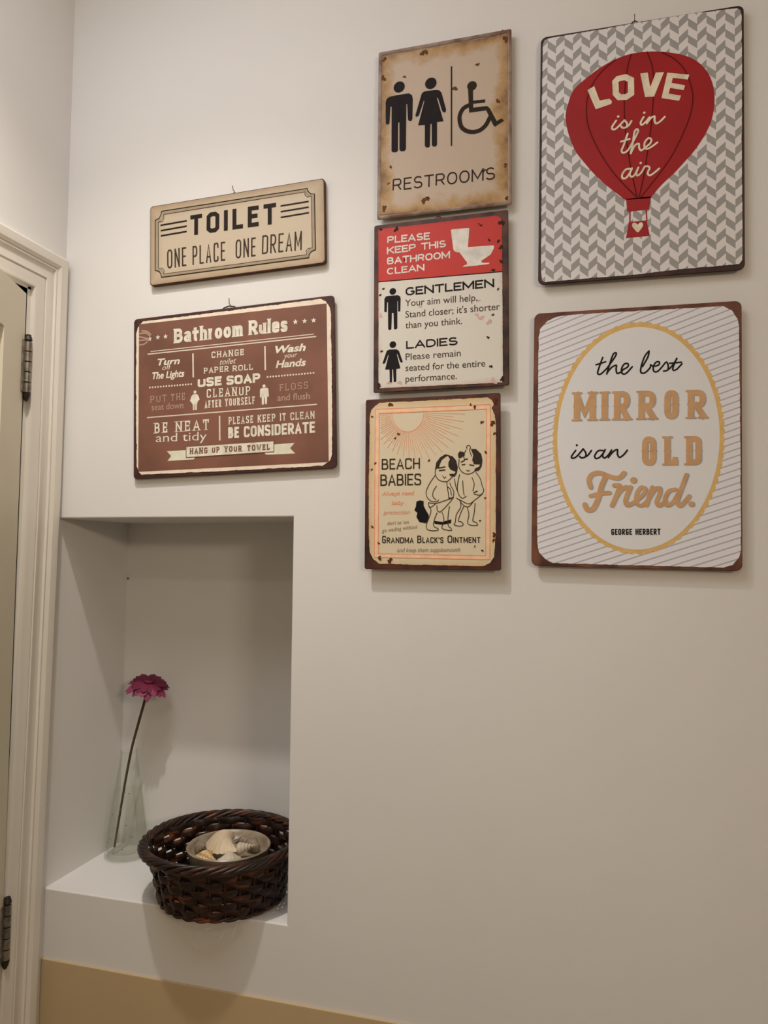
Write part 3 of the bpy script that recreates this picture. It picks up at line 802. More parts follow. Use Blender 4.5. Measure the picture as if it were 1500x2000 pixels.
      ['T','Always need','sans',(-69.28,-16.77),(-23.42,-16.55),5.65,{'shear': 0.2,'bold': 0.01}],
      ['T','baby','sans',(-55.25,-29.64),(-37.55,-29.49),5.65,{'shear': 0.2,'bold': 0.01}],
      ['T','protection','sans',(-66.95,-42.59),(-29.22,-42.47),5.64,{'shear': 0.2,'bold': 0.01}],
    ]],
    ['lettering', 'small dark lines above the bottom line', 'k4', 3, [
      ['T',"don't let 'em",'sans',(-61.12,-57.6),(-30.68,-55.8),4.79,{'shear': 0.3}],
      ['T','go wading without','sans',(-68.88,-67.79),(-18.22,-62.1),5.07,{'shear': 0.3}],
    ]],
    ['lettering', "black lettering GRANDMA BLACK'S OINTMENT", 'k2', 3, [
      ['T','G','blk',(-68.45,-82.5),(-63.19,-82.47),10.17,{'wt': 0.14,'tr': 0.1,'it': 2}],
      ['T','RANDMA','blk',(-62.02,-82.46),(-23.99,-82.39),7.86,{'wt': 0.16,'tr': 0.14,'it': 2}],
      ['T','B','blk',(-18.98,-82.22),(-12.99,-82.19),10.05,{'wt': 0.14,'tr': 0.1,'it': 2}],
      ['T',"LACK'S",'blk',(-11.85,-82.18),(17.12,-82.15),7.78,{'wt': 0.16,'tr': 0.14,'it': 2}],
      ['T','O','blk',(22.73,-81.99),(29.29,-81.95),9.95,{'wt': 0.14,'tr': 0.1,'it': 2}],
      ['T','INTMENT','blk',(30.41,-81.94),(66.99,-81.87),7.69,{'wt': 0.16,'tr': 0.14,'it': 2}],
    ]],
    ['lettering', 'small dark script in the last line', 'k4', 3, [
      ['T','and keep them supplesmooth','sans',(-47.06,-94.75),(40.09,-93.71),5.56,{'shear': 0.3}],
    ]],
    ['baby_drawing', 'ink drawing of the front baby', 'k2', 3, [
      ['P',0,0,[(5.46,18.01),(7.19,27.05),(12.58,33.91),(19.64,37.92),(24.55,36.68),(19.63,34.02),(14.69,30.37),(11.84,24.16),(10.84,19.71),(6.17,17.57)]],
      ['P',0,0,[(22.45,36.73),(29.45,34.89),(34.32,29.23),(36.65,19.47),(35.23,11.19),(32.14,6.81),(25.85,8.3),(25.16,11.09),(31.88,10.97),(33.84,13.71),(26.58,16.9),(23.79,21.12),(23.81,26.68),(25.93,30.81)]],
      ['S',0.99,1,0,[(6.17,17.99),(5.73,11.72),(8.96,4.69),(15.29,1.11),(22.32,1.0),(26.54,4.4),(30.05,7.81)]],
      ['S',0.99,1,0,[(16.02,8.75),(18.12,5.65),(20.24,7.01)]],
      ['S',0.99,1,0,[(6.15,10.32),(1.17,3.42),(-3.11,-3.5),(-6.69,-11.84),(-5.99,-18.84),(-3.16,-23.05),(1.08,-25.88),(8.16,-25.94),(10.28,-23.87)]],
      ['S',0.99,1,0,[(7.51,-5.05),(3.25,-11.96),(2.52,-18.93),(6.75,-23.84)]],
      ['S',0.98,1,0,[(21.62,0.32),(22.29,-6.64),(23.67,-14.98),(24.34,-21.92)]],
      ['S',1.0,1,0,[(-3.18,-27.52),(6.74,-28.44),(19.42,-24.93),(29.24,-21.28)]],
      ['S',0.99,1,0,[(-3.46,-27.52),(-1.77,-34.23),(6.74,-28.71)]],
      ['S',0.99,1,0,[(12.34,-40.57),(19.39,-34.36),(29.23,-23.35)]],
      ['S',0.99,1,0,[(12.34,-40.57),(8.82,-38.47),(8.14,-31.51)]],
      ['S',0.99,1,0,[(-1.77,-32.83),(-0.09,-39.81),(-4.66,-52.34),(-6.38,-57.91),(-5.4,-63.49),(0.97,-65.57),(8.74,-65.14),(9.73,-62.78),(3.82,-59.31),(4.55,-50.97),(8.39,-41.24)]],
      ['S',0.99,1,0,[(15.15,-40.58),(17.52,-48.22),(17.21,-55.15),(15.08,-62.08),(22.09,-64.84),(27.96,-65.11),(26.99,-62.07),(23.51,-57.93),(23.56,-44.09),(25.28,-33.02)]],
      ['S',0.98,1,0,[(24.34,-21.23),(29.94,-20.59),(30.95,-12.3),(27.2,-5.32),(25.82,-1.14)]],
      ['S',0.99,1,0,[(22.99,-6.65),(26.48,-10.16),(27.85,-17.8)]],
      ['S',1.55,0,0,[(9.71,19.32),(19.58,20.79)]],
      ['S',1.55,0,0,[(10.83,15.81),(19.57,16.76)]],
      ['S',1.54,0,0,[(26.56,9.95),(30.05,8.51)]],
      ['S',1.54,0,0,[(24.34,-23.03),(31.33,-21.16)]],
    ]],
    ['baby_drawing', 'ink drawing of the baby behind', 'k2', 3, [
      ['P',0,0,[(54.25,43.97),(61.42,43.5),(68.26,36.71),(69.86,28.42),(68.86,20.2),(65.41,14.77),(58.52,13.25),(59.92,17.35),(65.43,19.99),(66.82,22.71),(58.57,23.16),(56.11,28.73),(57.52,35.6)]],
      ['P',0,0,[(36.72,37.49),(39.25,41.31),(44.81,40.06),(46.45,35.87),(42.0,32.93),(37.82,31.64)]],
      ['S',0.97,1,0,[(48.99,44.11),(48.72,47.57),(51.78,48.87),(53.84,46.05),(52.44,43.32)]],
      ['S',0.97,1,0,[(47.59,42.76),(44.79,35.91),(45.46,30.36)]],
      ['S',0.97,1,0,[(52.44,42.63),(55.17,34.28)]],
      ['S',0.97,1,0,[(38.51,30.52),(38.05,20.83),(41.92,13.83),(48.84,10.25),(55.76,11.51),(60.18,14.87)]],
      ['S',0.97,1,0,[(48.58,15.36),(50.93,14.22),(52.32,15.29)]],
      ['S',0.97,1,0,[(39.12,9.73),(37.0,1.46),(35.98,-9.59),(38.31,-17.91),(43.16,-22.1),(48.02,-19.39)]],
      ['S',0.97,1,0,[(43.26,1.37),(43.9,-9.69),(45.25,-17.99)]],
      ['S',0.96,1,0,[(61.27,12.09),(66.73,3.75),(69.42,-5.9),(71.44,-12.78),(66.62,-18.21),(58.38,-16.75)]],
      ['S',0.96,1,0,[(55.73,5.3),(58.72,-3.0),(57.02,-12.61)]],
      ['S',0.97,1,0,[(34.82,-22.02),(40.37,-24.84),(51.43,-29.75),(61.1,-23.65),(69.64,-16.88)]],
      ['S',0.97,1,0,[(38.98,-25.1),(44.5,-31.77),(51.41,-33.47),(58.34,-25.69)]],
      ['S',0.97,1,0,[(40.36,-27.87),(40.33,-34.5),(34.73,-44.13),(33.3,-53.79),(31.89,-57.93),(40.23,-59.59),(43.98,-57.25),(41.64,-53.8),(37.48,-52.42),(40.3,-42.77),(44.77,-33.15)]],
      ['S',0.96,1,0,[(49.34,-34.56),(51.64,-44.2),(49.94,-55.19),(55.44,-58.63),(63.0,-58.22),(60.96,-54.52),(56.84,-52.45),(58.54,-42.85),(59.98,-29.13)]],
      ['S',0.98,1,0,[(32.13,4.31),(34.18,-6.8),(38.31,-17.91)]],
      ['S',1.52,0,0,[(45.46,30.08),(50.31,30.52)]],
      ['S',1.52,0,0,[(52.35,22.61),(58.56,21.51)]],
      ['S',1.53,0,0,[(40.58,26.32),(46.15,28.96)]],
      ['S',1.51,0,0,[(57.7,-15.37),(63.21,-12.69)]],
      ['S',1.52,0,0,[(41.96,22.83),(46.82,23.41)]],
    ]],
    ['shadow_drawing', 'solid black drawn shadow beside the babies', 'k', 3, [
      ['P',0,0,[(-20.28,-25.7),(-15.99,-24.34),(-10.28,-25.09),(-10.3,-31.38),(-6.76,-38.38),(-3.22,-43.98),(-3.24,-50.95),(-7.51,-55.4),(-16.06,-53.71),(-20.33,-46.71),(-18.89,-41.12),(-23.18,-37.59),(-21.02,-32.7)]],
      ['P',0,0,[(4.54,-52.36),(15.81,-53.76),(27.73,-50.33),(27.44,-55.44),(15.1,-57.51),(4.96,-56.11)]],
    ]],
    ['rust_stain', 'dark rust spot', 'rust', 4, [
      ['B',(-57.72,109.58),3.43],
      ['B',(59.62,100.49),2.49],
      ['B',(54.1,103.77),1.8],
      ['B',(69.16,79.39),2.35],
      ['B',(83.52,77.51),3.85],
      ['B',(86.16,63.69),2.19],
      ['B',(74.43,38.62),2.06],
      ['B',(-84.28,93.77),1.72],
      ['B',(-46.1,67.9),2.12],
      ['B',(-50.47,62.36),1.7],
      ['B',(-84.3,19.77),1.71],
      ['B',(-79.12,28.23),1.85],
      ['B',(-82.85,-60.01),1.99],
      ['B',(-73.29,-82.67),1.84],
      ['B',(-71.84,-103.16),3.11],
      ['B',(-57.23,-106.52),3.94],
      ['B',(69.67,-92.09),1.77],
      ['B',(73.44,-22.39),1.64],
      ['B',(66.45,-52.47),1.5],
      ['B',(85.42,-71.57),3.27],
      ['B',(84.71,-78.37),2.45],
      ['B',(-3.02,30.07),1.82],
      ['B',(59.43,-86.71),1.24],
      ['B',(86.41,107.64),4.13],
    ]],
  ],
  'love': [
    ['chevron_panel', 'grey and white herringbone panel', 'chev', 1, [
      ['P',0,1.2,[(-123.51,160.17),(-121.56,166.65),(-115.91,168.19),(-44.49,169.07),(5.31,170.16),(68.32,170.46),(118.51,167.82),(122.43,164.08),(123.57,155.92),(123.85,76.54),(123.11,-22.32),(123.6,-121.14),(123.28,-158.58),(119.3,-163.73),(90.02,-164.42),(53.82,-164.56),(-1.97,-167.33),(-59.68,-167.48),(-117.36,-168.23),(-121.04,-165.38),(-122.58,-156.77),(-123.01,-52.78),(-123.75,74.94)]],
    ]],
    ['balloon', 'red hot air balloon envelope', 'red', 2, [
      ['P',1,0,[(-92.29,57.45),(-89.49,71.79),(-82.76,89.7),(-69.08,102.21),(-51.58,113.96),(-32.29,123.18),(-13.16,128.15),(5.81,128.55),(24.6,126.07),(43.22,120.77),(57.99,114.55),(70.85,105.46),(81.86,91.53),(88.32,76.42),(91.19,59.94),(91.02,41.97),(87.11,22.56),(79.19,5.67),(68.5,-10.91),(55.91,-25.34),(43.2,-38.85),(28.54,-52.24),(16.58,-66.07),(13.79,-67.78),(-14.59,-66.92),(-22.31,-61.07),(-35.93,-48.48),(-51.66,-32.0),(-67.6,-11.17),(-79.69,7.22),(-87.93,29.4),(-91.33,45.7)]],
    ]],
    ['balloon_basket', 'red balloon neck and basket with ropes', 'red', 2, [
      ['P',0,0,[(-14.98,-66.05),(16.02,-66.0),(13.22,-83.02),(-13.44,-83.3)]],
      ['P',0,0,[(-11.36,-97.1),(10.38,-97.0),(12.38,-107.42),(14.38,-117.82),(-14.92,-118.11),(-12.77,-106.82)]],
      ['S',1.72,0,0,[(-10.02,-82.45),(-10.02,-97.86)]],
      ['S',1.71,0,0,[(9.83,-82.64),(10.77,-98.06)]],
    ]],
    ['heart', 'cream heart on the basket', 'c', 3, [
      ['P',1,0,[(-0.37,-111.8),(-4.59,-107.26),(-7.3,-102.87),(-6.59,-99.26),(-3.37,-98.78),(-0.5,-101.55),(2.31,-98.98),(5.34,-100.13),(5.95,-103.67),(3.55,-107.91)]],
    ]],
    ['seam_line', 'dark red balloon seams', 'dred', 3, [
      ['S',1.56,1,0,[(-28.44,123.55),(-43.77,112.64),(-57.21,96.08),(-63.85,78.31),(-65.54,57.63),(-62.32,36.22),(-54.21,14.18),(-42.22,-10.34),(-26.47,-35.16),(-2.27,-64.87)]],
      ['S',1.54,1,0,[(-9.34,127.49),(-13.89,109.69),(-16.49,87.39),(-17.66,58.65),(-16.13,27.46),(-12.5,-3.97),(-7.36,-35.51),(-0.93,-66.05)]],
      ['S',1.53,1,0,[(10.53,127.72),(16.39,108.67),(18.48,89.91),(18.23,63.36),(15.48,26.98),(11.19,-7.18),(6.85,-37.3),(0.97,-66.27)]],
      ['S',1.51,1,0,[(28.36,123.98),(43.31,113.24),(56.37,95.81),(63.56,74.42),(65.92,57.91),(63.41,38.14),(55.45,15.1),(42.89,-11.47),(28.33,-33.91),(3.41,-65.54)]],
    ]],
    ['lettering', 'arched cream lettering LOVE', 'c', 4, [
      ['P',0,0,[(-64.36,87.39),(-55.79,91.67),(-48.69,70.71),(-36.47,71.51),(-33.14,67.67),(-33.87,64.05),(-53.62,59.58)]],
      ['S',7.78,0,1,[(-25.61,97.16),(-16.61,97.74),(-9.5,93.06),(-9.27,74.26),(-15.33,70.68),(-23.95,71.62),(-28.25,77.27),(-29.03,93.57)]],
      ['P',0,0,[(2.0,99.81),(11.24,99.71),(14.3,79.33),(21.19,98.04),(31.09,97.0),(19.14,66.29),(8.05,67.01)]],
      ['P',0,0,[(35.19,95.71),(61.57,88.88),(59.81,82.7),(41.75,87.7),(40.35,81.23),(56.6,75.55),(54.84,69.36),(38.58,74.81),(36.81,67.57),(51.8,62.56),(49.48,56.04),(28.14,62.83)]],
    ]],
    ['script_lettering', 'cream script is in the air', 'c', 4, [
      ['S',2.53,1,0,[(-27.79,40.53),(-32.71,32.96),(-31.89,29.32),(-27.28,30.1),(-17.43,39.62)]],
      ['S',2.52,1,0,[(-17.43,39.62),(-14.32,35.03),(-14.83,30.16),(-19.22,29.56),(-21.54,31.96)]],
      ['S',2.52,1,0,[(-15.78,29.88),(-11.99,32.01),(-8.63,37.29)]],
      ['S',2.49,1,0,[(6.29,40.62),(2.79,33.96),(4.15,30.27),(9.2,34.04),(13.46,39.14)]],
      ['S',2.47,1,0,[(13.46,39.14),(10.36,31.41)]],
      ['S',2.48,1,0,[(10.72,32.18),(15.35,38.04),(19.64,39.45),(19.7,34.13),(21.62,29.76),(26.08,31.55),(32.15,37.17)]],
      ['S',2.51,1,0,[(-13.38,20.88),(-17.79,7.06),(-20.76,-0.79),(-18.23,-4.23),(-12.54,-0.88),(-6.02,10.57)]],
      ['S',2.51,1,0,[(-21.67,11.32),(-10.81,13.51)]],
      ['S',2.49,1,0,[(-6.02,10.57),(-0.48,22.12),(-2.03,25.42),(-4.83,21.71),(-6.94,7.62),(-9.24,-6.06)]],
      ['S',2.49,1,0,[(-8.88,-4.46),(-4.05,4.13),(0.48,5.56),(0.92,0.37),(3.24,-3.64),(7.36,-1.54)]],
      ['S',2.47,1,0,[(7.35,-0.92),(13.88,3.7),(15.88,8.94),(12.47,11.46),(8.38,7.53),(7.32,1.54),(10.2,-2.54),(15.81,-0.65),(23.23,4.44)]],
      ['S',2.49,1,0,[(-8.99,-26.66),(-15.09,-26.7),(-19.79,-32.91),(-19.15,-38.14),(-14.57,-37.69),(-9.7,-30.69),(-7.86,-26.19)]],
      ['S',2.5,1,0,[(-7.86,-26.19),(-10.42,-34.09),(-7.72,-37.52),(-3.59,-33.93),(0.11,-26.19)]],
      ['S',2.48,1,0,[(0.11,-26.19),(-2.46,-33.05),(-0.71,-36.76),(3.96,-32.84),(8.02,-25.58)]],
      ['S',2.47,1,0,[(8.02,-25.58),(12.36,-26.14),(13.7,-28.97),(11.52,-34.82),(13.81,-38.18),(19.03,-35.78),(25.5,-30.49)]],
      ['D',(-25.17,45.73),1.66],
      ['D',(7.17,46.23),1.64],
      ['D',(2.87,-20.4),1.64],
    ]],
  ],
  'mirror': [
    ['striped_panel', 'white panel with thin grey diagonal stripes', 'strp', 1, [
      ['P',0,1.2,[(-120.63,135.85),(-118.51,146.21),(-109.44,156.05),(-97.32,161.41),(-81.22,162.89),(-22.21,162.81),(34.64,162.34),(105.5,161.74),(115.28,155.48),(121.88,144.65),(123.38,133.85),(124.17,40.73),(124.65,-55.87),(124.85,-140.56),(122.67,-150.6),(115.4,-160.02),(104.88,-163.79),(38.05,-163.69),(-37.68,-163.74),(-99.03,-163.32),(-108.2,-158.79),(-116.88,-149.65),(-119.3,-137.22),(-119.84,-53.82),(-120.27,50.8)]],
    ]],
    ['oval_frame', 'gold scalloped oval frame', 'gold', 2, [
      ['O',(-101.25,1.1),(106.93,1.56),(7.58,148.34),(3.9,-149.83),76,2.0],
    ]],
    ['oval_panel', 'plain white oval panel', 'white', 3, [
      ['O',(-94.78,0.93),(100.91,1.14),(8.04,141.04),(3.84,-143.83),0,0],
    ]],
    ['script_lettering', 'black script the best', 'k', 4, [
      ['S',2.15,1,0,[(-38.58,103.66),(-43.67,88.59),(-44.57,82.9),(-40.66,82.29),(-32.96,89.64)]],
      ['S',2.15,1,0,[(-46.67,94.5),(-35.01,97.93)]],
      ['S',2.13,1,0,[(-32.96,89.64),(-23.45,103.78),(-21.97,108.78),(-25.43,107.57),(-29.17,96.98),(-33.45,81.91)]],
      ['S',2.14,1,0,[(-32.89,83.51),(-27.54,90.16),(-21.78,92.69),(-21.91,87.41),(-20.69,82.26),(-16.47,83.46),(-12.68,87.31)]],
      ['S',2.11,1,0,[(-13.63,86.55),(-7.55,90.27),(-7.59,94.12),(-11.8,93.96),(-15.18,88.06),(-14.54,81.93),(-9.75,81.68),(-2.21,89.98)]],
      ['S',2.07,1,0,[(18.0,109.35),(12.81,102.62),(8.61,89.78),(8.31,82.14),(13.04,81.48),(18.99,87.19),(20.07,91.55)]],
      ['S',2.07,1,0,[(18.0,109.35),(16.59,101.39),(10.12,89.69)]],
      ['S',2.06,1,0,[(20.08,91.15),(24.22,89.31),(29.8,91.0),(30.14,94.58),(26.41,94.39),(23.29,88.96),(23.91,82.91),(28.4,82.67),(34.11,88.76)]],
      ['S',2.04,1,0,[(34.11,88.76),(38.69,94.09),(40.97,88.97),(40.1,83.64),(35.47,82.69)]],
      ['S',2.03,1,0,[(39.18,83.09),(44.68,87.77),(51.03,97.35)]],
      ['S',2.02,1,0,[(51.02,98.34),(46.89,87.64),(46.93,83.27),(51.16,84.43),(57.14,91.04)]],
      ['S',2.04,1,0,[(42.78,92.26),(56.57,93.06)]],
    ]],
    ['letter_shade', 'grey offset printed behind MIRROR', 'lgrey', 4, [
      ['T','M','slab',(-75.59,21.07),(-43.43,20.95),37.85,{'wt': 0.19,'tr': 0.1,'it': 2,'sf': 0.07,'spur': 0.055}],
      ['T','I','slab',(-40.89,20.95),(-30.4,20.91),37.55,{'wt': 0.19,'tr': 0.1,'it': 2,'sf': 0.07,'spur': 0.055}],
      ['T','R','slab',(-25.56,20.89),(-1.05,20.8),37.29,{'wt': 0.19,'tr': 0.1,'it': 2,'sf': 0.07,'spur': 0.055}],
      ['T','R','slab',(4.07,20.78),(29.99,20.68),36.92,{'wt': 0.19,'tr': 0.1,'it': 2,'sf': 0.07,'spur': 0.055}],
      ['T','O','slab',(35.19,20.66),(56.57,20.58),36.57,{'wt': 0.19,'tr': 0.1,'it': 2,'sf': 0.07,'spur': 0.055}],
      ['T','R','slab',(62.59,20.56),(88.78,20.46),36.21,{'wt': 0.19,'tr': 0.1,'it': 2,'sf': 0.07,'spur': 0.055}],
    ]],
    ['letter_shade', 'grey offset printed behind OLD', 'lgrey', 4, [
      ['T','O','slab',(8.88,-37.85),(30.61,-37.76),36.8,{'wt': 0.19,'tr': 0.1,'it': 2,'sf': 0.07,'spur': 0.055}],
      ['T','L','slab',(35.43,-37.74),(56.42,-37.66),36.48,{'wt': 0.19,'tr': 0.1,'it': 2,'sf': 0.07,'spur': 0.055}],
      ['T','D','slab',(60.98,-37.64),(83.59,-37.55),36.16,{'wt': 0.19,'tr': 0.1,'it': 2,'sf': 0.07,'spur': 0.055}],
    ]],
    ['lettering', 'gold slab lettering MIRROR', 'gold2', 5, [
      ['T','M','slab',(-76.99,21.74),(-44.8,21.61),37.86,{'wt': 0.19,'tr': 0.1,'it': 2,'sf': 0.07,'spur': 0.055}],
      ['T','I','slab',(-42.26,21.6),(-31.76,21.56),37.58,{'wt': 0.19,'tr': 0.1,'it': 2,'sf': 0.07,'spur': 0.055}],
      ['T','R','slab',(-26.92,21.54),(-2.39,21.45),37.31,{'wt': 0.19,'tr': 0.1,'it': 2,'sf': 0.07,'spur': 0.055}],
      ['T','R','slab',(2.74,21.43),(28.68,21.32),36.93,{'wt': 0.19,'tr': 0.1,'it': 2,'sf': 0.07,'spur': 0.055}],
      ['T','O','slab',(33.89,21.3),(55.28,21.22),36.59,{'wt': 0.19,'tr': 0.1,'it': 2,'sf': 0.07,'spur': 0.055}],
      ['T','R','slab',(61.31,21.2),(87.52,21.09),36.22,{'wt': 0.19,'tr': 0.1,'it': 2,'sf': 0.07,'spur': 0.055}],
    ]],
    ['lettering', 'gold slab lettering OLD', 'gold2', 5, [
      ['T','O','slab',(7.56,-37.23),(29.3,-37.15),36.82,{'wt': 0.19,'tr': 0.1,'it': 2,'sf': 0.07,'spur': 0.055}],
      ['T','L','slab',(34.13,-37.13),(55.13,-37.05),36.5,{'wt': 0.19,'tr': 0.1,'it': 2,'sf': 0.07,'spur': 0.055}],
      ['T','D','slab',(59.7,-37.03),(82.33,-36.94),36.18,{'wt': 0.19,'tr': 0.1,'it': 2,'sf': 0.07,'spur': 0.055}],
    ]],
    ['script_lettering', 'black script is an', 'k', 4, [
      ['S',2.18,1,0,[(-71.32,-16.77),(-76.4,-24.3),(-75.17,-27.0),(-69.83,-24.42),(-62.03,-14.91)]],
      ['S',2.17,1,0,[(-62.03,-14.91),(-58.61,-20.52),(-59.34,-25.22),(-63.86,-26.58),(-66.46,-24.48)]],
      ['S',2.16,1,0,[(-59.92,-25.62),(-56.01,-23.23),(-51.77,-17.17)]],
      ['S',2.13,1,0,[(-37.5,-17.46),(-43.35,-17.75),(-47.57,-23.79),(-46.16,-27.5),(-41.3,-25.95),(-36.5,-19.92),(-34.8,-16.29)]],
      ['S',2.14,1,0,[(-34.8,-16.29),(-37.82,-23.56),(-35.45,-27.07),(-30.65,-23.09),(-26.85,-16.86)]],
      ['S',2.12,1,0,[(-26.85,-16.86),(-30.61,-26.54)]],
      ['S',2.13,1,0,[(-30.04,-25.13),(-24.33,-18.54),(-19.73,-16.61),(-19.66,-22.28),(-17.12,-26.37),(-12.36,-23.43),(-7.66,-17.46)]],
      ['D',(-70.02,-10.01),1.45],
    ]],
    ['letter_shade', 'grey offset printed behind Friend', 'lgrey', 4, [
      ['S',5.87,1,0,[(-51.17,-65.22),(-53.25,-56.01),(-49.41,-48.89),(-39.68,-46.96),(-26.05,-52.17),(-16.42,-53.27),(-10.37,-47.27)]],
      ['S',6.19,1,0,[(-32.82,-52.11),(-37.53,-63.25),(-41.62,-79.52),(-47.89,-92.77),(-54.74,-94.22),(-58.16,-87.69)]],
      ['S',5.08,1,0,[(-51.03,-76.45),(-39.36,-73.42),(-28.13,-72.43)]],
      ['S',5.38,1,0,[(-22.07,-62.94),(-15.92,-63.37),(-18.49,-73.46),(-24.66,-88.63)]],
      ['S',5.75,1,0,[(-19.6,-76.49),(-13.38,-67.83),(-7.11,-65.44)]],
      ['S',5.31,1,0,[(-2.55,-65.06),(-8.08,-80.53),(-6.09,-87.98),(2.04,-84.55)]],
      ['S',4.53,1,0,[(2.04,-84.55),(11.94,-75.53),(15.61,-67.95),(10.32,-65.52),(5.13,-73.52),(4.49,-84.54),(10.58,-88.54),(18.95,-81.53)]],
      ['S',5.22,1,0,[(23.82,-65.59),(16.58,-87.92)]],
      ['S',4.86,1,0,[(18.94,-80.53),(26.28,-68.59),(32.4,-66.63),(32.47,-73.58),(28.86,-83.52),(32.07,-88.48),(39.42,-82.52)]],
      ['S',4.76,1,0,[(50.87,-68.09),(42.99,-70.63),(38.47,-80.53),(40.77,-87.86),(47.73,-84.49),(54.04,-73.63)]],
      ['S',5.08,1,0,[(63.84,-50.04),(57.63,-67.73),(53.21,-82.51),(56.56,-88.42),(64.14,-80.53),(66.82,-76.61)]],
    ]],
    ['letter_shade', 'grey offset of the full stop', 'lgrey', 4, [
      ['D',(69.64,-86.42),3.53],
    ]],
    ['letter_shade', 'grey offset of the i dot', 'lgrey', 4, [
      ['D',(1.15,-56.44),4.02],
    ]],
    ['script_lettering', 'gold brush script Friend', 'gold2', 5, [
      ['S',5.87,1,0,[(-52.55,-64.6),(-54.63,-55.39),(-50.79,-48.27),(-41.05,-46.33),(-27.41,-51.55),(-17.77,-52.65),(-11.71,-46.65)]],
      ['S',6.19,1,0,[(-34.18,-51.49),(-38.9,-62.64),(-42.99,-78.91),(-49.27,-92.16),(-56.12,-93.62),(-59.55,-87.08)]],
      ['S',5.09,1,0,[(-52.41,-75.84),(-40.73,-72.8),(-29.49,-71.82)]],
      ['S',5.38,1,0,[(-23.42,-62.32),(-17.27,-62.76),(-19.84,-72.85),(-26.01,-88.03)]],
      ['S',5.76,1,0,[(-20.96,-75.88),(-14.73,-67.22),(-8.45,-64.83)]],
      ['S',5.31,1,0,[(-3.88,-64.45),(-9.42,-79.93),(-7.43,-87.38),(0.7,-83.95)]],
      ['S',4.54,1,0,[(0.7,-83.95),(10.61,-74.93),(14.29,-67.34),(9.0,-64.92),(3.8,-72.91),(3.16,-83.94),(9.25,-87.94),(17.63,-80.93)]],
      ['S',5.22,1,0,[(22.51,-64.98),(15.26,-87.33)]],
      ['S',4.86,1,0,[(17.62,-79.94),(24.97,-67.99),(31.09,-66.02),(31.17,-72.98),(27.55,-82.92),(30.77,-87.89),(38.12,-81.92)]],
      ['S',4.76,1,0,[(49.58,-67.49),(41.69,-70.04),(37.17,-79.94),(39.47,-87.27),(46.44,-83.9),(52.75,-73.04)]],
      ['S',5.08,1,0,[(62.56,-49.44),(56.35,-67.13),(51.92,-81.92),(55.28,-87.83),(62.86,-79.94),(65.55,-76.02)]],
      ['D',(-0.18,-55.83),4.02],
      ['D',(68.36,-85.83),3.53],
    ]],
    ['lettering', 'tiny dark lettering in the last line', 'k', 4, [
      ['T','GEORGE','blk',(-26.53,-125.66),(-1.3,-125.09),7.65,{'wt': 0.19,'tr': 0.1,'it': 1}],
      ['T','HERBERT','blk',(2.68,-125.03),(32.45,-124.4),7.58,{'wt': 0.19,'tr': 0.1,'it': 1}],
    ]],
  ],
}


REF = {'toilet': (208, 199, 191), 'rules': (203, 193, 184), 'rest': (186, 172, 156), 'please': (192, 180, 168), 'beach': (190, 177, 163), 'love': (182, 167, 149), 'mirror': (182, 168, 151)}


def ragged_mat(name, base, stain, dark, size, edge, amount, spots=0.0, rough=0.5):
    """enamel: base colour, stain towards the rim and in blotches, following the plate's own outline"""
    m = bpy.data.materials.new(name)
    m.use_nodes = True
    nt = m.node_tree
    N, Lk = nt.nodes, nt.links
    b = N['Principled BSDF']
    b.inputs['Roughness'].default_value = rough
    b.inputs['Specular IOR Level'].default_value = 0.35
    tc = N.new('ShaderNodeTexCoord')
    sep = N.new('ShaderNodeSeparateXYZ')
    Lk.new(tc.outputs['Object'], sep.inputs[0])
    def math_(op, a, bb):
        n = N.new('ShaderNodeMath')
        n.operation = op
        for i, x in enumerate((a, bb)):
            if x is None:
                continue
            if isinstance(x, (int, float)):
                n.inputs[i].default_value = x
            else:
                Lk.new(x, n.inputs[i])
        return n.outputs[0]
    ax = math_('ABSOLUTE', sep.outputs['X'], None)
    az = math_('ABSOLUTE', sep.outputs['Z'], None)
    dx = math_('SUBTRACT', size[0] / 2, ax)
    dz = math_('SUBTRACT', size[1] / 2, az)
    d = math_('MINIMUM', dx, dz)
    near = math_('SUBTRACT', 1.0, math_('DIVIDE', d, edge))
    nz = N.new('ShaderNodeTexNoise')
    nz.inputs['Scale'].default_value = 22
    nz.inputs['Detail'].default_value = 7
    nz.inputs['Roughness'].default_value = 0.65
    Lk.new(tc.outputs['Object'], nz.inputs['Vector'])
    s = math_('ADD', math_('MULTIPLY', near, 0.55), math_('MULTIPLY', math_('SUBTRACT', nz.outputs['Fac'], 0.5), amount))
    r = N.new('ShaderNodeValToRGB')
    el = r.color_ramp.elements
    el[0].position, el[0].color = 0.12, base
    el[1].position, el[1].color = 0.78, dark
    e = el.new(0.42)
    e.color = stain
    Lk.new(s, r.inputs['Fac'])
    col = r.outputs['Color']
    if spots > 0:
        n2 = N.new('ShaderNodeTexNoise')
        n2.inputs['Scale'].default_value = 130
        n2.inputs['Detail'].default_value = 4
        Lk.new(tc.outputs['Object'], n2.inputs['Vector'])
        r2 = N.new('ShaderNodeValToRGB')
        r2.color_ramp.elements[0].position = spots
        r2.color_ramp.elements[0].color = (0, 0, 0, 1)
        r2.color_ramp.elements[1].position = spots + 0.06
        r2.color_ramp.elements[1].color = (1, 1, 1, 1)
        Lk.new(n2.outputs['Fac'], r2.inputs['Fac'])
        mx = N.new('ShaderNodeMix')
        mx.data_type = 'RGBA'
        Lk.new(r2.outputs['Color'], mx.inputs[0])
        Lk.new(col, mx.inputs[6])
        mx.inputs[7].default_value = stain
        col = mx.outputs[2]
    Lk.new(col, b.inputs['Base Color'])
    return m


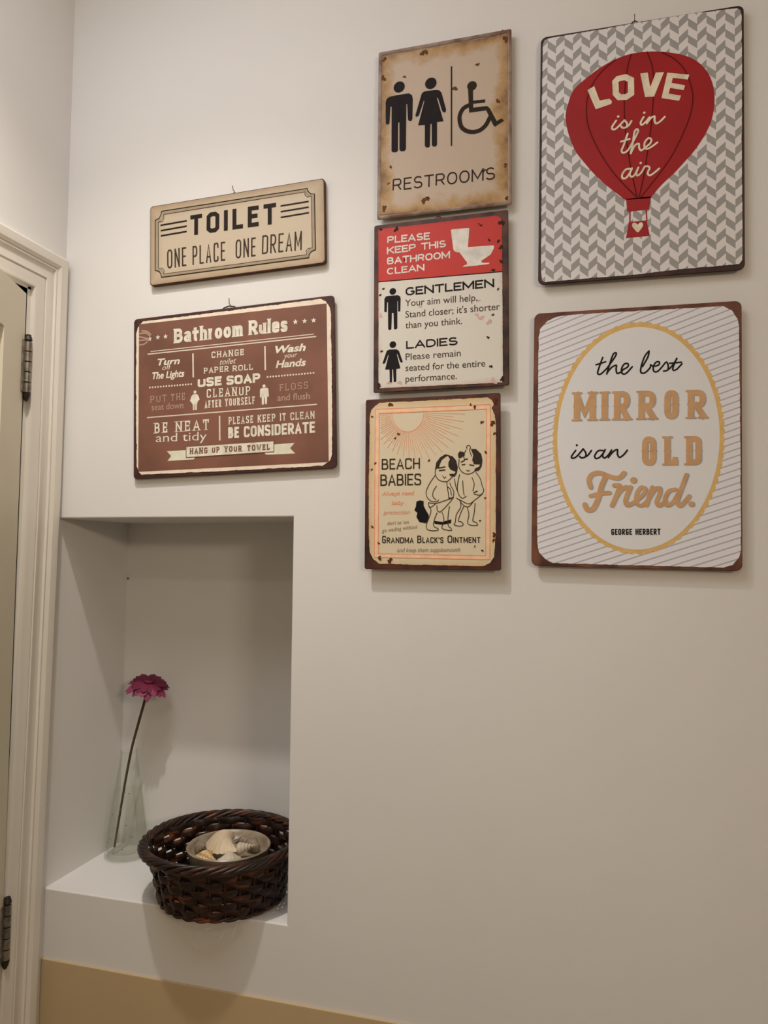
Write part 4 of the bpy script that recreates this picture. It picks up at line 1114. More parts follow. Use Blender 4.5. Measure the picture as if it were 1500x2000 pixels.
def pattern_mat(name, kind, ca, cb):
    """herringbone or diagonal stripes printed on a panel (object coordinates, metres)"""
    m = bpy.data.materials.new(name)
    m.use_nodes = True
    nt = m.node_tree
    N, Lk = nt.nodes, nt.links
    b = N['Principled BSDF']
    b.inputs['Roughness'].default_value = 0.5
    b.inputs['Specular IOR Level'].default_value = 0.3
    tc = N.new('ShaderNodeTexCoord')
    sep = N.new('ShaderNodeSeparateXYZ')
    Lk.new(tc.outputs['Object'], sep.inputs[0])
    def M(op, a, bb=None):
        n = N.new('ShaderNodeMath')
        n.operation = op
        for i, x in enumerate((a, bb)):
            if x is None:
                continue
            if isinstance(x, (int, float)):
                n.inputs[i].default_value = x
            else:
                Lk.new(x, n.inputs[i])
        return n.outputs[0]
    X, Z = sep.outputs['X'], sep.outputs['Z']
    if kind == 'chevron':
        w, P = 0.01105, 0.0222
        u = M('DIVIDE', M('ADD', X, 1.0007), w)
        col = M('FLOOR', u)
        fr = M('SUBTRACT', u, col)
        par = M('SUBTRACT', col, M('MULTIPLY', M('FLOOR', M('DIVIDE', col, 2.0)), 2.0))
        sgn = M('SUBTRACT', M('MULTIPLY', par, 2.0), 1.0)            # -1 falls, +1 rises
        zz = M('SUBTRACT', M('ADD', Z, 1.0), M('MULTIPLY', M('MULTIPLY', sgn, fr), 0.0095))
        ph = M('FRACT', M('ADD', M('DIVIDE', zz, P), M('MULTIPLY', par, 0.07)))
        fac = M('LESS_THAN', ph, 0.47)
    else:
        t = M('SUBTRACT', M('ADD', Z, 1.0), M('MULTIPLY', X, 0.36))
        ph = M('FRACT', M('DIVIDE', t, 0.00845))
        fac = M('LESS_THAN', ph, 0.20)
    mx = N.new('ShaderNodeMix')
    mx.data_type = 'RGBA'
    Lk.new(fac, mx.inputs[0])
    mx.inputs[6].default_value = ca
    mx.inputs[7].default_value = cb
    Lk.new(mx.outputs[2], b.inputs['Base Color'])
    return m


PAL = {
    'toilet': dict(k=(40, 30, 25), k2=(66, 50, 38), grey=(160, 138, 112)),
    'rules': dict(cream=(226, 203, 178), c=(219, 204, 180), c2=(212, 190, 165), c3=(168, 134, 114), banner=(214, 204, 176), br2=(118, 78, 62)),
    'rest': dict(k=(28, 20, 18), k3=(40, 28, 16), rust=(88, 52, 24)),
    'please': dict(k=(28, 21, 22), k2=(70, 55, 48), c=(206, 190, 172), rust=(52, 30, 22), pink=(186, 148, 136)),
    'beach': dict(cream2=(214, 193, 158), salm=(214, 132, 92), salm2=(226, 170, 130), salm3=(214, 140, 106), k=(22, 18, 20), k2=(52, 40, 32), k4=(140, 114, 86), rust=(84, 42, 20)),
    'love': dict(red=(146, 26, 26), dred=(84, 14, 14), c=(204, 178, 142)),
    'mirror': dict(gold=(192, 148, 84), gold2=(176, 130, 86), lgrey=(150, 138, 124), white=(192, 179, 164), k=(26, 21, 19)),
}
MATS = {}


def ink(sign, key):
    k = sign + '_' + key
    if k in MATS:
        return MATS[k]
    W, H = SIGN_PLACE[sign]['w'], SIGN_PLACE[sign]['h']
    ref = REF[sign]
    c = lambda *rgb: alb(rgb, ref, 0.67)
    if key == 'brown':
        m = new_mat(k, c(126, 82, 64), 0.5, 0.25, 0.3, 9, dark=c(106, 69, 55))
    elif key == 'restpanel':
        m = ragged_mat(k, c(164, 136, 109), c(150, 110, 62), c(72, 36, 20), (W - 0.010, H - 0.010), 0.028, 1.25)
    elif key == 'redp':
        m = ragged_mat(k, c(172, 42, 32), c(156, 34, 27), c(60, 26, 20), (W, H), 0.014, 0.55)
    elif key == 'whitep':
        m = ragged_mat(k, c(192, 177, 158), c(182, 156, 138), c(120, 70, 48), (W, H), 0.015, 0.75)
    elif key == 'cream2':
        m = ragged_mat(k, c(192, 169, 135), c(188, 152, 102), c(110, 56, 26), (W, H), 0.020, 0.55)
    elif key == 'chev':
        m = pattern_mat(k, 'chevron', c(190, 173, 156), c(134, 122, 108))
    elif key == 'strp':
        m = pattern_mat(k, 'stripe', c(194, 180, 168), c(150, 139, 130))
    elif key == 'red':
        m = new_mat(k, c(138, 23, 23), 0.45, 0.3, 0.12, 12)
    else:
        m = new_mat(k, c(*PAL[sign][key]), 0.6, 0.12, 0.0 if key == 'white' else 0.2 if key in ('c', 'k', 'k2') else 0.1, 70)
    MATS[k] = m
    return m


# -------- lettering drawn as pen strokes on a unit grid (height 1)
GLYPH = {
    'A': (.8, '0,0 .4,1 .8,0|.13,.3 .67,.3'), 'B': (.72, '0,0 0,1|c 0,1 .66,1 .66,.53 0,.53|c 0,.53 .72,.53 .72,0 0,0'),
    'C': (.72, 'c .72,.74 .72,1 .36,1 0,1 0,.5 0,0 .36,0 .72,0 .72,.26'), 'D': (.75, '0,0 0,1|c 0,1 .75,1 .75,.7 .75,.3 .75,0 0,0'),
    'E': (.6, '0,0 0,1|0,1 .6,1|0,.52 .5,.52|0,0 .6,0'), 'F': (.58, '0,0 0,1|0,1 .58,1|0,.5 .48,.5'),
    'G': (.74, 'c .74,.76 .74,1 .37,1 0,1 0,.5 0,0 .37,0 .74,0 .74,.45|.74,.45 .42,.45'), 'H': (.74, '0,0 0,1|.74,0 .74,1|0,.5 .74,.5'),
    'I': (0, '0,0 0,1'), 'J': (.5, 'c .5,1 .5,.3 .5,0 0,0 0,.2'), 'K': (.72, '0,0 0,1|.7,1 .03,.42|.24,.6 .72,0'), 'L': (.58, '0,1 0,0|0,0 .58,0'),
    'M': (.92, '0,0 0,1|0,1 .46,.2 .92,1|.92,1 .92,0'), 'N': (.76, '0,0 0,1|0,1 .76,0|.76,0 .76,1'), 'O': (.78, 'o 0,0 .78,0 .78,.5 .78,1 0,1 0,.5'),
    'P': (.7, '0,0 0,1|c 0,1 .7,1 .7,.45 0,.45'), 'R': (.72, '0,0 0,1|c 0,1 .7,1 .7,.45 0,.45|.3,.45 .72,0'),
    'S': (.68, 'c .66,.78 .66,1 .33,1 0,1 0,.56 .34,.5 .68,.46 .68,0 .34,0 0,0 0,.22'), 'T': (.72, '.36,0 .36,1|0,1 .72,1'),
    'U': (.74, 'c 0,1 0,.35 0,0 .74,0 .74,.35 .74,1'), 'V': (.78, '0,1 .39,0 .78,1'), 'W': (1.1, '0,1 .27,0 .55,.9 .83,0 1.1,1'), 'Y': (.76, '0,1 .38,.45 .76,1|.38,.45 .38,0'), "'": (0, '0,1 0,.78'),
    'a': (.5, 'c .04,.56 .04,.68 .5,.68 .5,.4 .5,.3|.5,.34 .5,0|o 0,0 .5,0 .5,.36 0,.36'), 't': (.42, '.18,.92 .18,.2|c .18,.25 .18,0 .42,0|0,.66 .42,.66'),
    'h': (.5, '0,0 0,1|c 0,.5 .05,.68 .5,.68 .5,.4|.5,.42 .5,0'), 'r': (.26, '0,0 0,.68|c 0,.4 .03,.68 .26,.66'), 'o': (.52, 'o 0,0 .52,0 .52,.68 0,.68'),
    'm': (.84, '0,0 0,.68|c 0,.45 .05,.68 .42,.68 .42,.4|.42,.42 .42,0|c .42,.45 .47,.68 .84,.68 .84,.4|.84,.42 .84,0'),
    'u': (.5, 'c 0,.68 0,.3 0,0 .5,0 .5,.35|.5,.68 .5,0'), 'l': (0, '0,0 0,1'), 'e': (.52, 'c .5,.16 .5,0 .26,0 0,0 0,.34 0,.68 .26,.68 .52,.68 .52,.36|.52,.36 0,.36'),
    's': (.44, 'c .42,.52 .42,.68 .2,.68 0,.68 0,.38 .22,.34 .44,.3 .44,0 .22,0 0,0 0,.16'),
}


def arc(cx, cy, rx, ry, a0, a1, n=18):
    return [(cx + rx * math.copysign(abs(math.cos(a)) ** .9, math.cos(a)), cy + ry * math.copysign(abs(math.sin(a)) ** .9, math.sin(a))) for a in [math.radians(a0 + (a1 - a0) * k / n) for k in range(n + 1)]]


ROUND = {   # bowls drawn as true curves for the plain sans lettering
    'O': [(arc(.39, .5, .39, .5, 0, 350, 34), True)],
    'C': [(arc(.37, .5, .37, .5, 42, 318, 30), False)],
    'G': [(arc(.38, .5, .38, .5, 42, 352, 32) + [(.755, .45)], False), ([(.755, .47), (.44, .47)], False)],
    'S': [(arc(.34, .745, .30, .255, 25, 250, 16) + arc(.34, .255, .34, .255, 75, -158, 18), False)],
    'D': [([(0, 0), (0, 1)], False), ([(0, 1), (.28, 1)] + arc(.30, .5, .44, .5, 88, -88, 20) + [(.28, 0), (0, 0)], False)],
    'B': [([(0, 0), (0, 1)], False), ([(0, 1), (.36, 1)] + arc(.38, .765, .26, .235, 85, -85, 12) + [(.36, .53), (0, .53)], False), ([(0, .53), (.38, .53)] + arc(.4, .265, .29, .265, 85, -85, 12) + [(.38, 0), (0, 0)], False)],
    'R': [([(0, 0), (0, 1)], False), ([(0, 1), (.40, 1)] + arc(.42, .73, .26, .27, 85, -85, 12) + [(.40, .46), (0, .46)], False), ([(.40, .46), (.70, 0)], False)],
    'P': [([(0, 0), (0, 1)], False), ([(0, 1), (.40, 1)] + arc(.42, .73, .26, .27, 85, -85, 12) + [(.40, .46), (0, .46)], False)],
}


def chaikin(p, n, closed):
    for _ in range(n):
        q = []
        N = len(p)
        rng = range(N) if closed else range(N - 1)
        if not closed:
            q.append(p[0])
        for i in rng:
            a, b = p[i], p[(i + 1) % N]
            q.append((a[0] * .75 + b[0] * .25, a[1] * .75 + b[1] * .25))
            q.append((a[0] * .25 + b[0] * .75, a[1] * .25 + b[1] * .75))
        if not closed:
            q.append(p[-1])
        p = q
    return p


def catmull(p, closed, sub=6):
    if len(p) < 3:
        return p
    out = []
    n = len(p)
    for i in range(n if closed else n - 1):
        p0 = p[(i - 1) % n] if closed or i > 0 else p[i]
        p1, p2 = p[i], p[(i + 1) % n]
        p3 = p[(i + 2) % n] if closed or i < n - 2 else p2
        for k in range(sub):
            t = k / sub
            out.append(tuple(0.5 * (2 * p1[j] + (p2[j] - p0[j]) * t + (2 * p0[j] - 5 * p1[j] + 4 * p2[j] - p3[j]) * t * t + (3 * p1[j] - p0[j] - 3 * p2[j] + p3[j]) * t ** 3) for j in (0, 1)))
    if not closed:
        out.append(p[-1])
    return out


class Ink:
    """flat print in sign coordinates (mm in, metres out) at a fixed height over the plate"""
    def __init__(self, y):
        self.mb, self.y, self.k = MB(), y, 0

    def pt(self, p, lift=0):
        # every stroke is a coat of its own, a few microns over the last
        return (p[0] / 1000, self.y - 0.000004 * (self.k % 22) - 0.0000012 * (lift % 45), p[1] / 1000)

    def fill(self, pts):
        self.k += 1
        a = sum(p[0] * q[1] - q[0] * p[1] for p, q in zip(pts, pts[1:] + pts[:1]))
        if a < 0:
            pts = pts[::-1]
        from mathutils.geometry import tessellate_polygon
        tris = tessellate_polygon([[Vector((p[0], p[1], 0)) for p in pts]])
        faces = []
        for t in tris:
            A, B, C = (pts[i] for i in t)
            ar = (B[0] - A[0]) * (C[1] - A[1]) - (B[1] - A[1]) * (C[0] - A[0])
            faces.append(t if ar > 0 else (t[0], t[2], t[1]))
        self.mb.add([self.pt(p) for p in pts], faces)

    def disc(self, c, r, n=20):
        self.fill([(c[0] + r * math.cos(2 * PI * k / n), c[1] + r * math.sin(2 * PI * k / n)) for k in range(n)])

    def stroke(self, p, w, closed=False, caps=False):
        q = [p[0]]
        for a in p[1:]:
            if math.hypot(a[0] - q[-1][0], a[1] - q[-1][1]) > 1e-4:
                q.append(a)
        if closed and math.hypot(q[0][0] - q[-1][0], q[0][1] - q[-1][1]) < 1e-4:
            q.pop()
        p, n = q, len(q)
        if n < 2:
            return
        self.k += 1
        lft, rgt = [], []
        for i in range(n):
            a = p[i - 1] if (closed or i > 0) else None
            b = p[(i + 1) % n] if (closed or i < n - 1) else None
            def nrm(s, e):
                L = math.hypot(e[0] - s[0], e[1] - s[1]) or 1
                return (-(e[1] - s[1]) / L, (e[0] - s[0]) / L)
            if a is None:
                N, k = nrm(p[i], b), 1
            elif b is None:
                N, k = nrm(a, p[i]), 1
            else:
                n1, n2 = nrm(a, p[i]), nrm(p[i], b)
                N = (n1[0] + n2[0], n1[1] + n2[1])
                L = math.hypot(*N)
                if L < 1e-3:
                    N, k = n1, 1
                else:
                    N = (N[0] / L, N[1] / L)
                    k = min(1.7, 1 / max(0.2, N[0] * n1[0] + N[1] * n1[1]))
            lft.append((p[i][0] + N[0] * w / 2 * k, p[i][1] + N[1] * w / 2 * k))
            rgt.append((p[i][0] - N[0] * w / 2 * k, p[i][1] - N[1] * w / 2 * k))
        verts = [self.pt(v, i % n) for i, v in enumerate(lft + rgt)]
        faces = [(i, n + i, n + (i + 1) % n, (i + 1) % n) for i in range(n if closed else n - 1)]
        self.mb.add(verts, faces)
        if caps and not closed:
            self.disc(p[0], w / 2, 12)
            self.disc(p[-1], w / 2, 12)


def pen_text(art, s, A, B, cap, wt=.15, tr=.1, it=2, sf=0.0, spur=0.0):
    ang = math.atan2(B[1] - A[1], B[0] - A[0])
    total = math.hypot(B[0] - A[0], B[1] - A[1])
    w = wt * cap
    extra = sf * cap
    gap = tr * cap + 2 * extra * 0.8
    ws = [GLYPH[c][0] for c in s]
    free = total - len(s) * w - (len(s) - 1) * gap - 2 * extra
    sx = max(free, 0.1 * total) / max(sum(ws), .01) if sum(ws) > 0 else 0
    ca, sa = math.cos(ang), math.sin(ang)
    x = extra
    for c, gw in zip(s, ws):
        H = cap - w
        def loc(p):
            u, v = x + w / 2 + p[0] * sx, w / 2 + p[1] * H
            return (A[0] + u * ca - v * sa, A[1] + u * sa + v * ca)
        if it == 4 and c in ROUND:
            for raw, cl in ROUND[c]:
                art.stroke([loc(p) for p in raw], w, cl)
            x += gw * sx + w + gap
            continue
        for st in GLYPH[c][1].split('|'):
            mode = st[0] if st[0] in 'co' else ''
            raw = [tuple(float(t) for t in q.split(',')) for q in st.lstrip('co ').split()]
            pts = [loc(p) for p in raw]
            if mode:
                pts = chaikin(pts, it, mode == 'o')
                art.stroke(pts, w, mode == 'o')
            else:
                # run straight pens out to the full cap height and past joints
                ends = []
                for e, nb in ((0, 1), (-1, -2)):
                    d = (pts[e][0] - pts[nb][0], pts[e][1] - pts[nb][1])
                    Ld = math.hypot(*d) or 1
                    ends.append((pts[e][0] + d[0] / Ld * w / 2, pts[e][1] + d[1] / Ld * w / 2))
                art.stroke([ends[0]] + pts[1:-1] + [ends[1]], w)
                if extra:
                    for k, e in ((0, raw[0]), (-1, raw[-1])):
                        other = raw[1] if k == 0 else raw[-2]
                        if abs(e[1] - round(e[1] / .68) * .68) < .01 or e[1] in (0.0, 1.0):
                            if abs(other[1] - e[1]) > .3 and not (c in 'th' and e[1] > .9 and c == 't'):
                                h = w * 0.32
                                du = x + w / 2 + e[0] * sx
                                vv = (h / 2) if e[1] < .1 else (w / 2 + e[1] * H + w / 2 - h / 2)
                                art.stroke([(A[0] + (du + t) * ca - vv * sa, A[1] + (du + t) * sa + vv * ca) for t in (-w / 2 - extra, w / 2 + extra)], h)
                            elif abs(other[1] - e[1]) < .01 and c in 'EFLTZ':
                                # hanging serif on a free arm
                                du = x + w / 2 + e[0] * sx
                                if (c == 'T') or e[0] > .4:
                                    yb = w / 2 + e[1] * H
                                    dirn = -1 if e[1] > .6 else 1
                                    art.stroke([(A[0] + du * ca - v * sa, A[1] + du * sa + v * ca) for v in (yb, yb + dirn * (w / 2 + extra * 1.3))], w * .8)
            if spur:
                for p in raw:
                    pass
        if spur:
            vv = cap * 0.5
            for du in sorted({0.0, gw}):
                u = x + w / 2 + du * sx
                if c in 'AV' or (du > 0 and c in 'LEFTPR'):
                    continue
                r = w / 2 + spur * cap * .6
                pl = [(u - r, vv), (u, vv + w * .5), (u + r, vv), (u, vv - w * .5)]
                art.fill([(A[0] + a * ca - b * sa, A[1] + a * sa + b * ca) for a, b in pl])
        x += gw * sx + w + gap


CAPH = {}


def sans_mesh(s, bold, shear):
    cu = bpy.data.curves.new('txt', 'FONT')
    cu.body = s
    cu.size = 1.0
    cu.offset = bold
    cu.shear = shear
    cu.resolution_u = 4
    o = bpy.data.objects.new('txt', cu)
    COL.objects.link(o)
    bpy.context.view_layer.update()
    me = bpy.data.meshes.new_from_object(o.evaluated_get(bpy.context.evaluated_depsgraph_get()))
    vs = [(v.co.x, v.co.y) for v in me.vertices]
    fs = [list(p.vertices) for p in me.polygons]
    bpy.data.objects.remove(o)
    bpy.data.curves.remove(cu)
    bpy.data.meshes.remove(me)
    return vs, fs


def sans_text(art, s, A, B, cap, bold=0.0, shear=0.0):
    if bold not in CAPH:
        v, _ = sans_mesh('H', bold, 0)
        CAPH[bold] = max(p[1] for p in v) - min(p[1] for p in v)
    vs, fs = sans_mesh(s, bold, shear)
    x0, x1 = min(v[0] for v in vs), max(v[0] for v in vs)
    total = math.hypot(B[0] - A[0], B[1] - A[1])
    kx, ky = total / (x1 - x0), cap / CAPH[bold]
    ang = math.atan2(B[1] - A[1], B[0] - A[0])
    ca, sa = math.cos(ang), math.sin(ang)
    P = []
    for x, y in vs:
        u, v = (x - x0) * kx, y * ky
        P.append(art.pt((A[0] + u * ca - v * sa, A[1] + u * sa + v * ca)))
    F = []
    for f in fs:
        a, b, c = (P[i] for i in f[:3])
        F.append(f)
    art.mb.add(P, F)


def rounded_rect(w, h, r, n=6):
    out = []
    for cx, cz, a0 in ((w / 2 - r, h / 2 - r, 0), (-w / 2 + r, h / 2 - r, PI / 2), (-w / 2 + r, -h / 2 + r, PI), (w / 2 - r, -h / 2 + r, 1.5 * PI)):
        for k in range(n + 1):
            a = a0 + PI / 2 * k / n
            out.append((cx + r * math.cos(a), cz + r * math.sin(a)))
    return out


def plate(w, h, r, y_front, y_back, bev=0.0008):
    m = MB()
    loops = []
    for ins, y in ((bev, y_front), (0, y_front + bev), (0, y_back - bev), (bev, y_back)):
        loops.append([(x, y, z) for x, z in rounded_rect(w - 2 * ins, h - 2 * ins, max(r - ins, 0.0004))])
    n = len(loops[0])
    vv = [q for l in loops for q in l]
    ff = []
    for i in range(3):
        for k in range(n):
            ff.append((i * n + k, i * n + (k + 1) % n, (i + 1) * n + (k + 1) % n, (i + 1) * n + k))
    ff.append(tuple(range(n)))
    ff.append(tuple(3 * n + k for k in range(n - 1, -1, -1)))
    m.add(vv, ff)
    return m


SIGN_TEXT = {
    'toilet': ('tan wooden sign reading TOILET one place one dream, left of the column of three signs', 'sign'),
    'rules': ('brown metal sign titled Bathroom Rules, above the wall niche', 'sign'),
    'rest': ('rusty tan metal sign reading RESTROOMS with man, woman and wheelchair pictograms', 'sign'),
    'please': ('red and white metal sign asking to keep this bathroom clean', 'sign'),
    'beach': ('rusty cream metal sign with two drawn babies and a half sun', 'sign'),
    'love': ('large herringbone metal sign with a red hot air balloon and LOVE', 'sign'),
    'mirror': ('large striped metal sign with a gold scalloped oval and MIRROR lettering', 'sign'),
}
NAMES = {'toilet': 'wooden_sign'}
PLATE = {   # corner radius, plate depth
    'toilet': (0.005, 0.0072), 'rules': (0.006, 0.0022), 'rest': (0.0025, 0.0026), 'please': (0.0028, 0.0022), 'beach': (0.003, 0.0022), 'love': (0.008, 0.0022), 'mirror': (0.008, 0.0022)}

rng = random.Random(11)
SIGN_OBJ = {}
for key, pl in SIGN_PLACE.items():
    w, h = pl['w'], pl['h']
    rad, dep = PLATE[key]
    ref = REF[key]
    root = empty(NAMES.get(key, 'metal_sign'), (pl['x'], pl['front'], pl['z']), SIGN_TEXT[key][0], SIGN_TEXT[key][1], 'signs hung on the wall')
    root.rotation_euler = (0, -pl['tilt'], 0)
    SIGN_OBJ[key] = root
    c = lambda *rgb: alb(rgb, ref, 0.67)
    if key == 'toilet':
        face = ragged_mat('toilet_board', c(188, 166, 140), c(174, 148, 118), c(128, 98, 70), (w, h), 0.030, 0.25)
        plate(w, h, rad, 0.0, dep, 0.0006).build('board', new_mat('burnt_board_edge', c(92, 62, 46), 0.7, 0.2, 0.3, 60), root)
        ft = Ink(-0.00012)
        ft.fill([(x * 1000, z * 1000) for x, z in rounded_rect(w - 0.0026, h - 0.0026, rad)])
        ft.mb.build('board_face', face, root)['label'] = 'smooth tan board face'
    else:
        tones = {'rules': ((52, 26, 22), (72, 38, 30)), 'rest': ((90, 58, 42), (132, 108, 90)), 'please': ((36, 22, 20), (84, 48, 34)), 'beach': ((46, 23, 20), (80, 38, 24)), 'love': ((36, 20, 16), (58, 32, 25)), 'mirror': ((62, 30, 20), (104, 60, 40))}[key]
        pm = new_mat(key + '_rusty_plate', c(*tones[1]), 0.55, 0.35, 0.5, 26, dark=c(*tones[0]), bump=0.15, bscale=220)
        plate(w, h, rad, 0.0, dep).build('plate', pm, root)
    if key == 'rest':
        # embossed rim
        m = MB()
        t = 0.0052
        out = rounded_rect(w, h, rad)
        inn = rounded_rect(w - 2 * t, h - 2 * t, 0.0015)
        mid = rounded_rect(w - t, h - t, 0.002)
        n = len(out)
        vv = [(x, 0.0003, z) for x, z in out] + [(x, -0.0016, z) for x, z in mid] + [(x, -0.0002, z) for x, z in inn]
        ff = []
        for a in (0, 1):
            for k in range(n):
                ff.append((a * n + k, a * n + (k + 1) % n, (a + 1) * n + (k + 1) % n, (a + 1) * n + k))
        m.add(vv, ff)
        m.build('embossed_rim', new_mat('rusty_rim', c(134, 108, 86), 0.5, 0.4, 0.5, 38, dark=c(96, 62, 42)), root, smooth=True, angle=60)
    # hanger on the back edge
    if key in ('toilet', 'rules', 'love', 'please'):
        m = MB()
        hz = h / 2
        span = 0.006 if key != 'rules' else 0.016
        xo = {'toilet': -0.003, 'rules': -0.002, 'love': -0.005, 'please': -0.002}[key]
        yb = dep * 0.8
        m.tube([(xo - span, yb, hz - 0.004), (xo - span * .5, yb, hz + 0.0015), (xo, yb, hz + 0.0032), (xo + span * .5, yb, hz + 0.0015), (xo + span, yb, hz - 0.004)], 0.0007 if key != 'rules' else 0.0010, 8)
        m.build('hanger', M_dark, root, smooth=True)['label'] = 'dark wire hanger'
    parts = []
    for p_ in ART[key]:
        if p_[0] in ('rust_stain', 'pink_stain', 'star', 'banner_tail', 'rule_line', 'stripe_mark', 'scratch_mark', 'dot'):
            parts += [p_[:4] + [[s_]] for s_ in p_[4]]
        else:
            parts.append(p_)
    for name, label, ck, layer, shapes in parts:
        art = Ink(-0.00018 * (layer + 1))
        for sh in shapes:
            t = sh[0]
            if t == 'P':
                pts = list(sh[3])
                if sh[1]:
                    pts = catmull(pts, True, 5)
                if sh[2]:
                    dense = []
                    for a, b in zip(pts, pts[1:] + pts[:1]):
                        L = math.hypot(b[0] - a[0], b[1] - a[1])
                        k = max(1, int(L / 2.2))
                        for i in range(k):
                            f = i / k
                            dense.append((a[0] + (b[0] - a[0]) * f, a[1] + (b[1] - a[1]) * f))
                    ph = [rng.uniform(0, 6.28) for _ in range(4)]
                    pts = []
                    for i, q in enumerate(dense):
                        j = sh[2] * (0.35 * math.sin(i * .55 + ph[0]) + 0.3 * math.sin(i * .21 + ph[1]) + rng.uniform(-.35, .35))
                        d = math.hypot(*q)
                        s = 1 - (abs(j) * 0.6) / d
                        # pull in along the axis of the nearer edge
                        if w * 500 - abs(q[0]) < h * 500 - abs(q[1]):
                            pts.append((q[0] - math.copysign(j * .6 + sh[2] * .12, q[0]), q[1]))
                        else:
                            pts.append((q[0], q[1] - math.copysign(j * .6 + sh[2] * .12, q[1])))
                art.fill(pts)
            elif t == 'S':
                pts = list(sh[4])
                if sh[2]:
                    pts = catmull(pts, bool(sh[3]), 6)
                art.stroke(pts, sh[1], bool(sh[3]), caps=bool(sh[2]))
            elif t == 'D':
                art.disc(sh[1], sh[2])
            elif t == 'B':
                ph = [rng.uniform(0, 6.28) for _ in range(3)]
                art.fill([(sh[1][0] + sh[2] * .82 * (1 + .28 * math.sin(2 * a + ph[0]) + .2 * math.sin(3 * a + ph[1]) + .14 * math.sin(5 * a + ph[2])) * math.cos(a),
                           sh[1][1] + sh[2] * .82 * (1 + .28 * math.sin(2 * a + ph[0]) + .2 * math.sin(3 * a + ph[1]) + .14 * math.sin(5 * a + ph[2])) * math.sin(a)) for a in [2 * PI * k / 26 for k in range(26)]])
            elif t == '*':
                art.fill([(sh[1][0] + sh[2] * (1 if k % 2 == 0 else .45) * math.cos(PI / 2 + PI * k / 5), sh[1][1] + sh[2] * (1 if k % 2 == 0 else .45) * math.sin(PI / 2 + PI * k / 5)) for k in range(10)])
            elif t == 'O':
                l, r_, tp, bt = sh[1:5]
                cx, cz = (l[0] + r_[0]) / 2, (tp[1] + bt[1]) / 2
                rx, rz = (r_[0] - l[0]) / 2, (tp[1] - bt[1]) / 2
                n = 900 if sh[5] else 160
                # even spacing along the rim for the scallops
                raw = [(math.cos(2 * PI * k / n), math.sin(2 * PI * k / n)) for k in range(n)]
                acc = [0.0]
                for k in range(n):
                    a, b = raw[k], raw[(k + 1) % n]
                    acc.append(acc[-1] + math.hypot((b[0] - a[0]) * rx, (b[1] - a[1]) * rz))
                pts = []
                for k in range(n):
                    s = 0
                    if sh[5]:
                        s = abs(math.sin(PI * acc[k] / acc[-1] * sh[5])) * sh[6] - sh[6]
                    pts.append((cx + raw[k][0] * (rx + s), cz + raw[k][1] * (rz + s)))
                art.fill(pts)
            elif t == 'T':
                _, s, font, A, B, cap, opt = sh
                if font == 'sans':
                    sans_text(art, s, A, B, cap, **opt)
                else:
                    pen_text(art, s, A, B, cap, **opt)
        art.mb.build(name, ink(key, ck), root, recalc=False)['label'] = label

# nails the signs hang from
M_nail = new_mat('grey_nail', (0.16, 0.14, 0.12, 1), 0.4, 0.5, metallic=0.7)
for key, lab in (('toilet', 'thin nail above the wooden TOILET sign'), ('rules', 'dark nail above the brown Bathroom Rules sign'), ('love', 'thin nail above the red balloon sign')):
    pl = SIGN_PLACE[key]
    m = MB()
    zt = pl['h'] / 2 + 0.0042
    xo = {'toilet': -0.003, 'rules': -0.002, 'love': -0.005}[key]
    xw = pl['x'] + xo * math.cos(pl['tilt']) - zt * math.sin(pl['tilt'])
    zw = pl['z'] + zt * math.cos(pl['tilt']) + xo * math.sin(pl['tilt'])
    r = 0.0006
    m.tube([(0, 0.004, 0), (0, pl['front'] * .75, 0.0022), (0, pl['front'] * .95, 0.0062 if key != 'rules' else 0.0095)], [r, r, r], 8)
    m.tube([(0, pl['front'] * .95, 0.0062 if key != 'rules' else 0.0095), (0, pl['front'] * .95 - 0.0003, 0.0070 if key != 'rules' else 0.0103)], [r * 1.6, r * 1.6], 8)
    tag(m.build('wall_nail', M_nail, smooth=True, loc=(xw, 0, zw)), lab, 'nail', 'nails above the signs')
m = MB()
m.lathe([(0.0, -0.0015), (0.0015, -0.001), (0.002, 0.0), (0.0015, 0.001), (0.0, 0.0015)], 12)
tag(m.build('nail_head', M_dark, smooth=True, loc=(NX0 + 0.0035, ND - 0.0018, 1.4615)), 'tiny dark nail head in the upper back corner of the niche', 'nail')

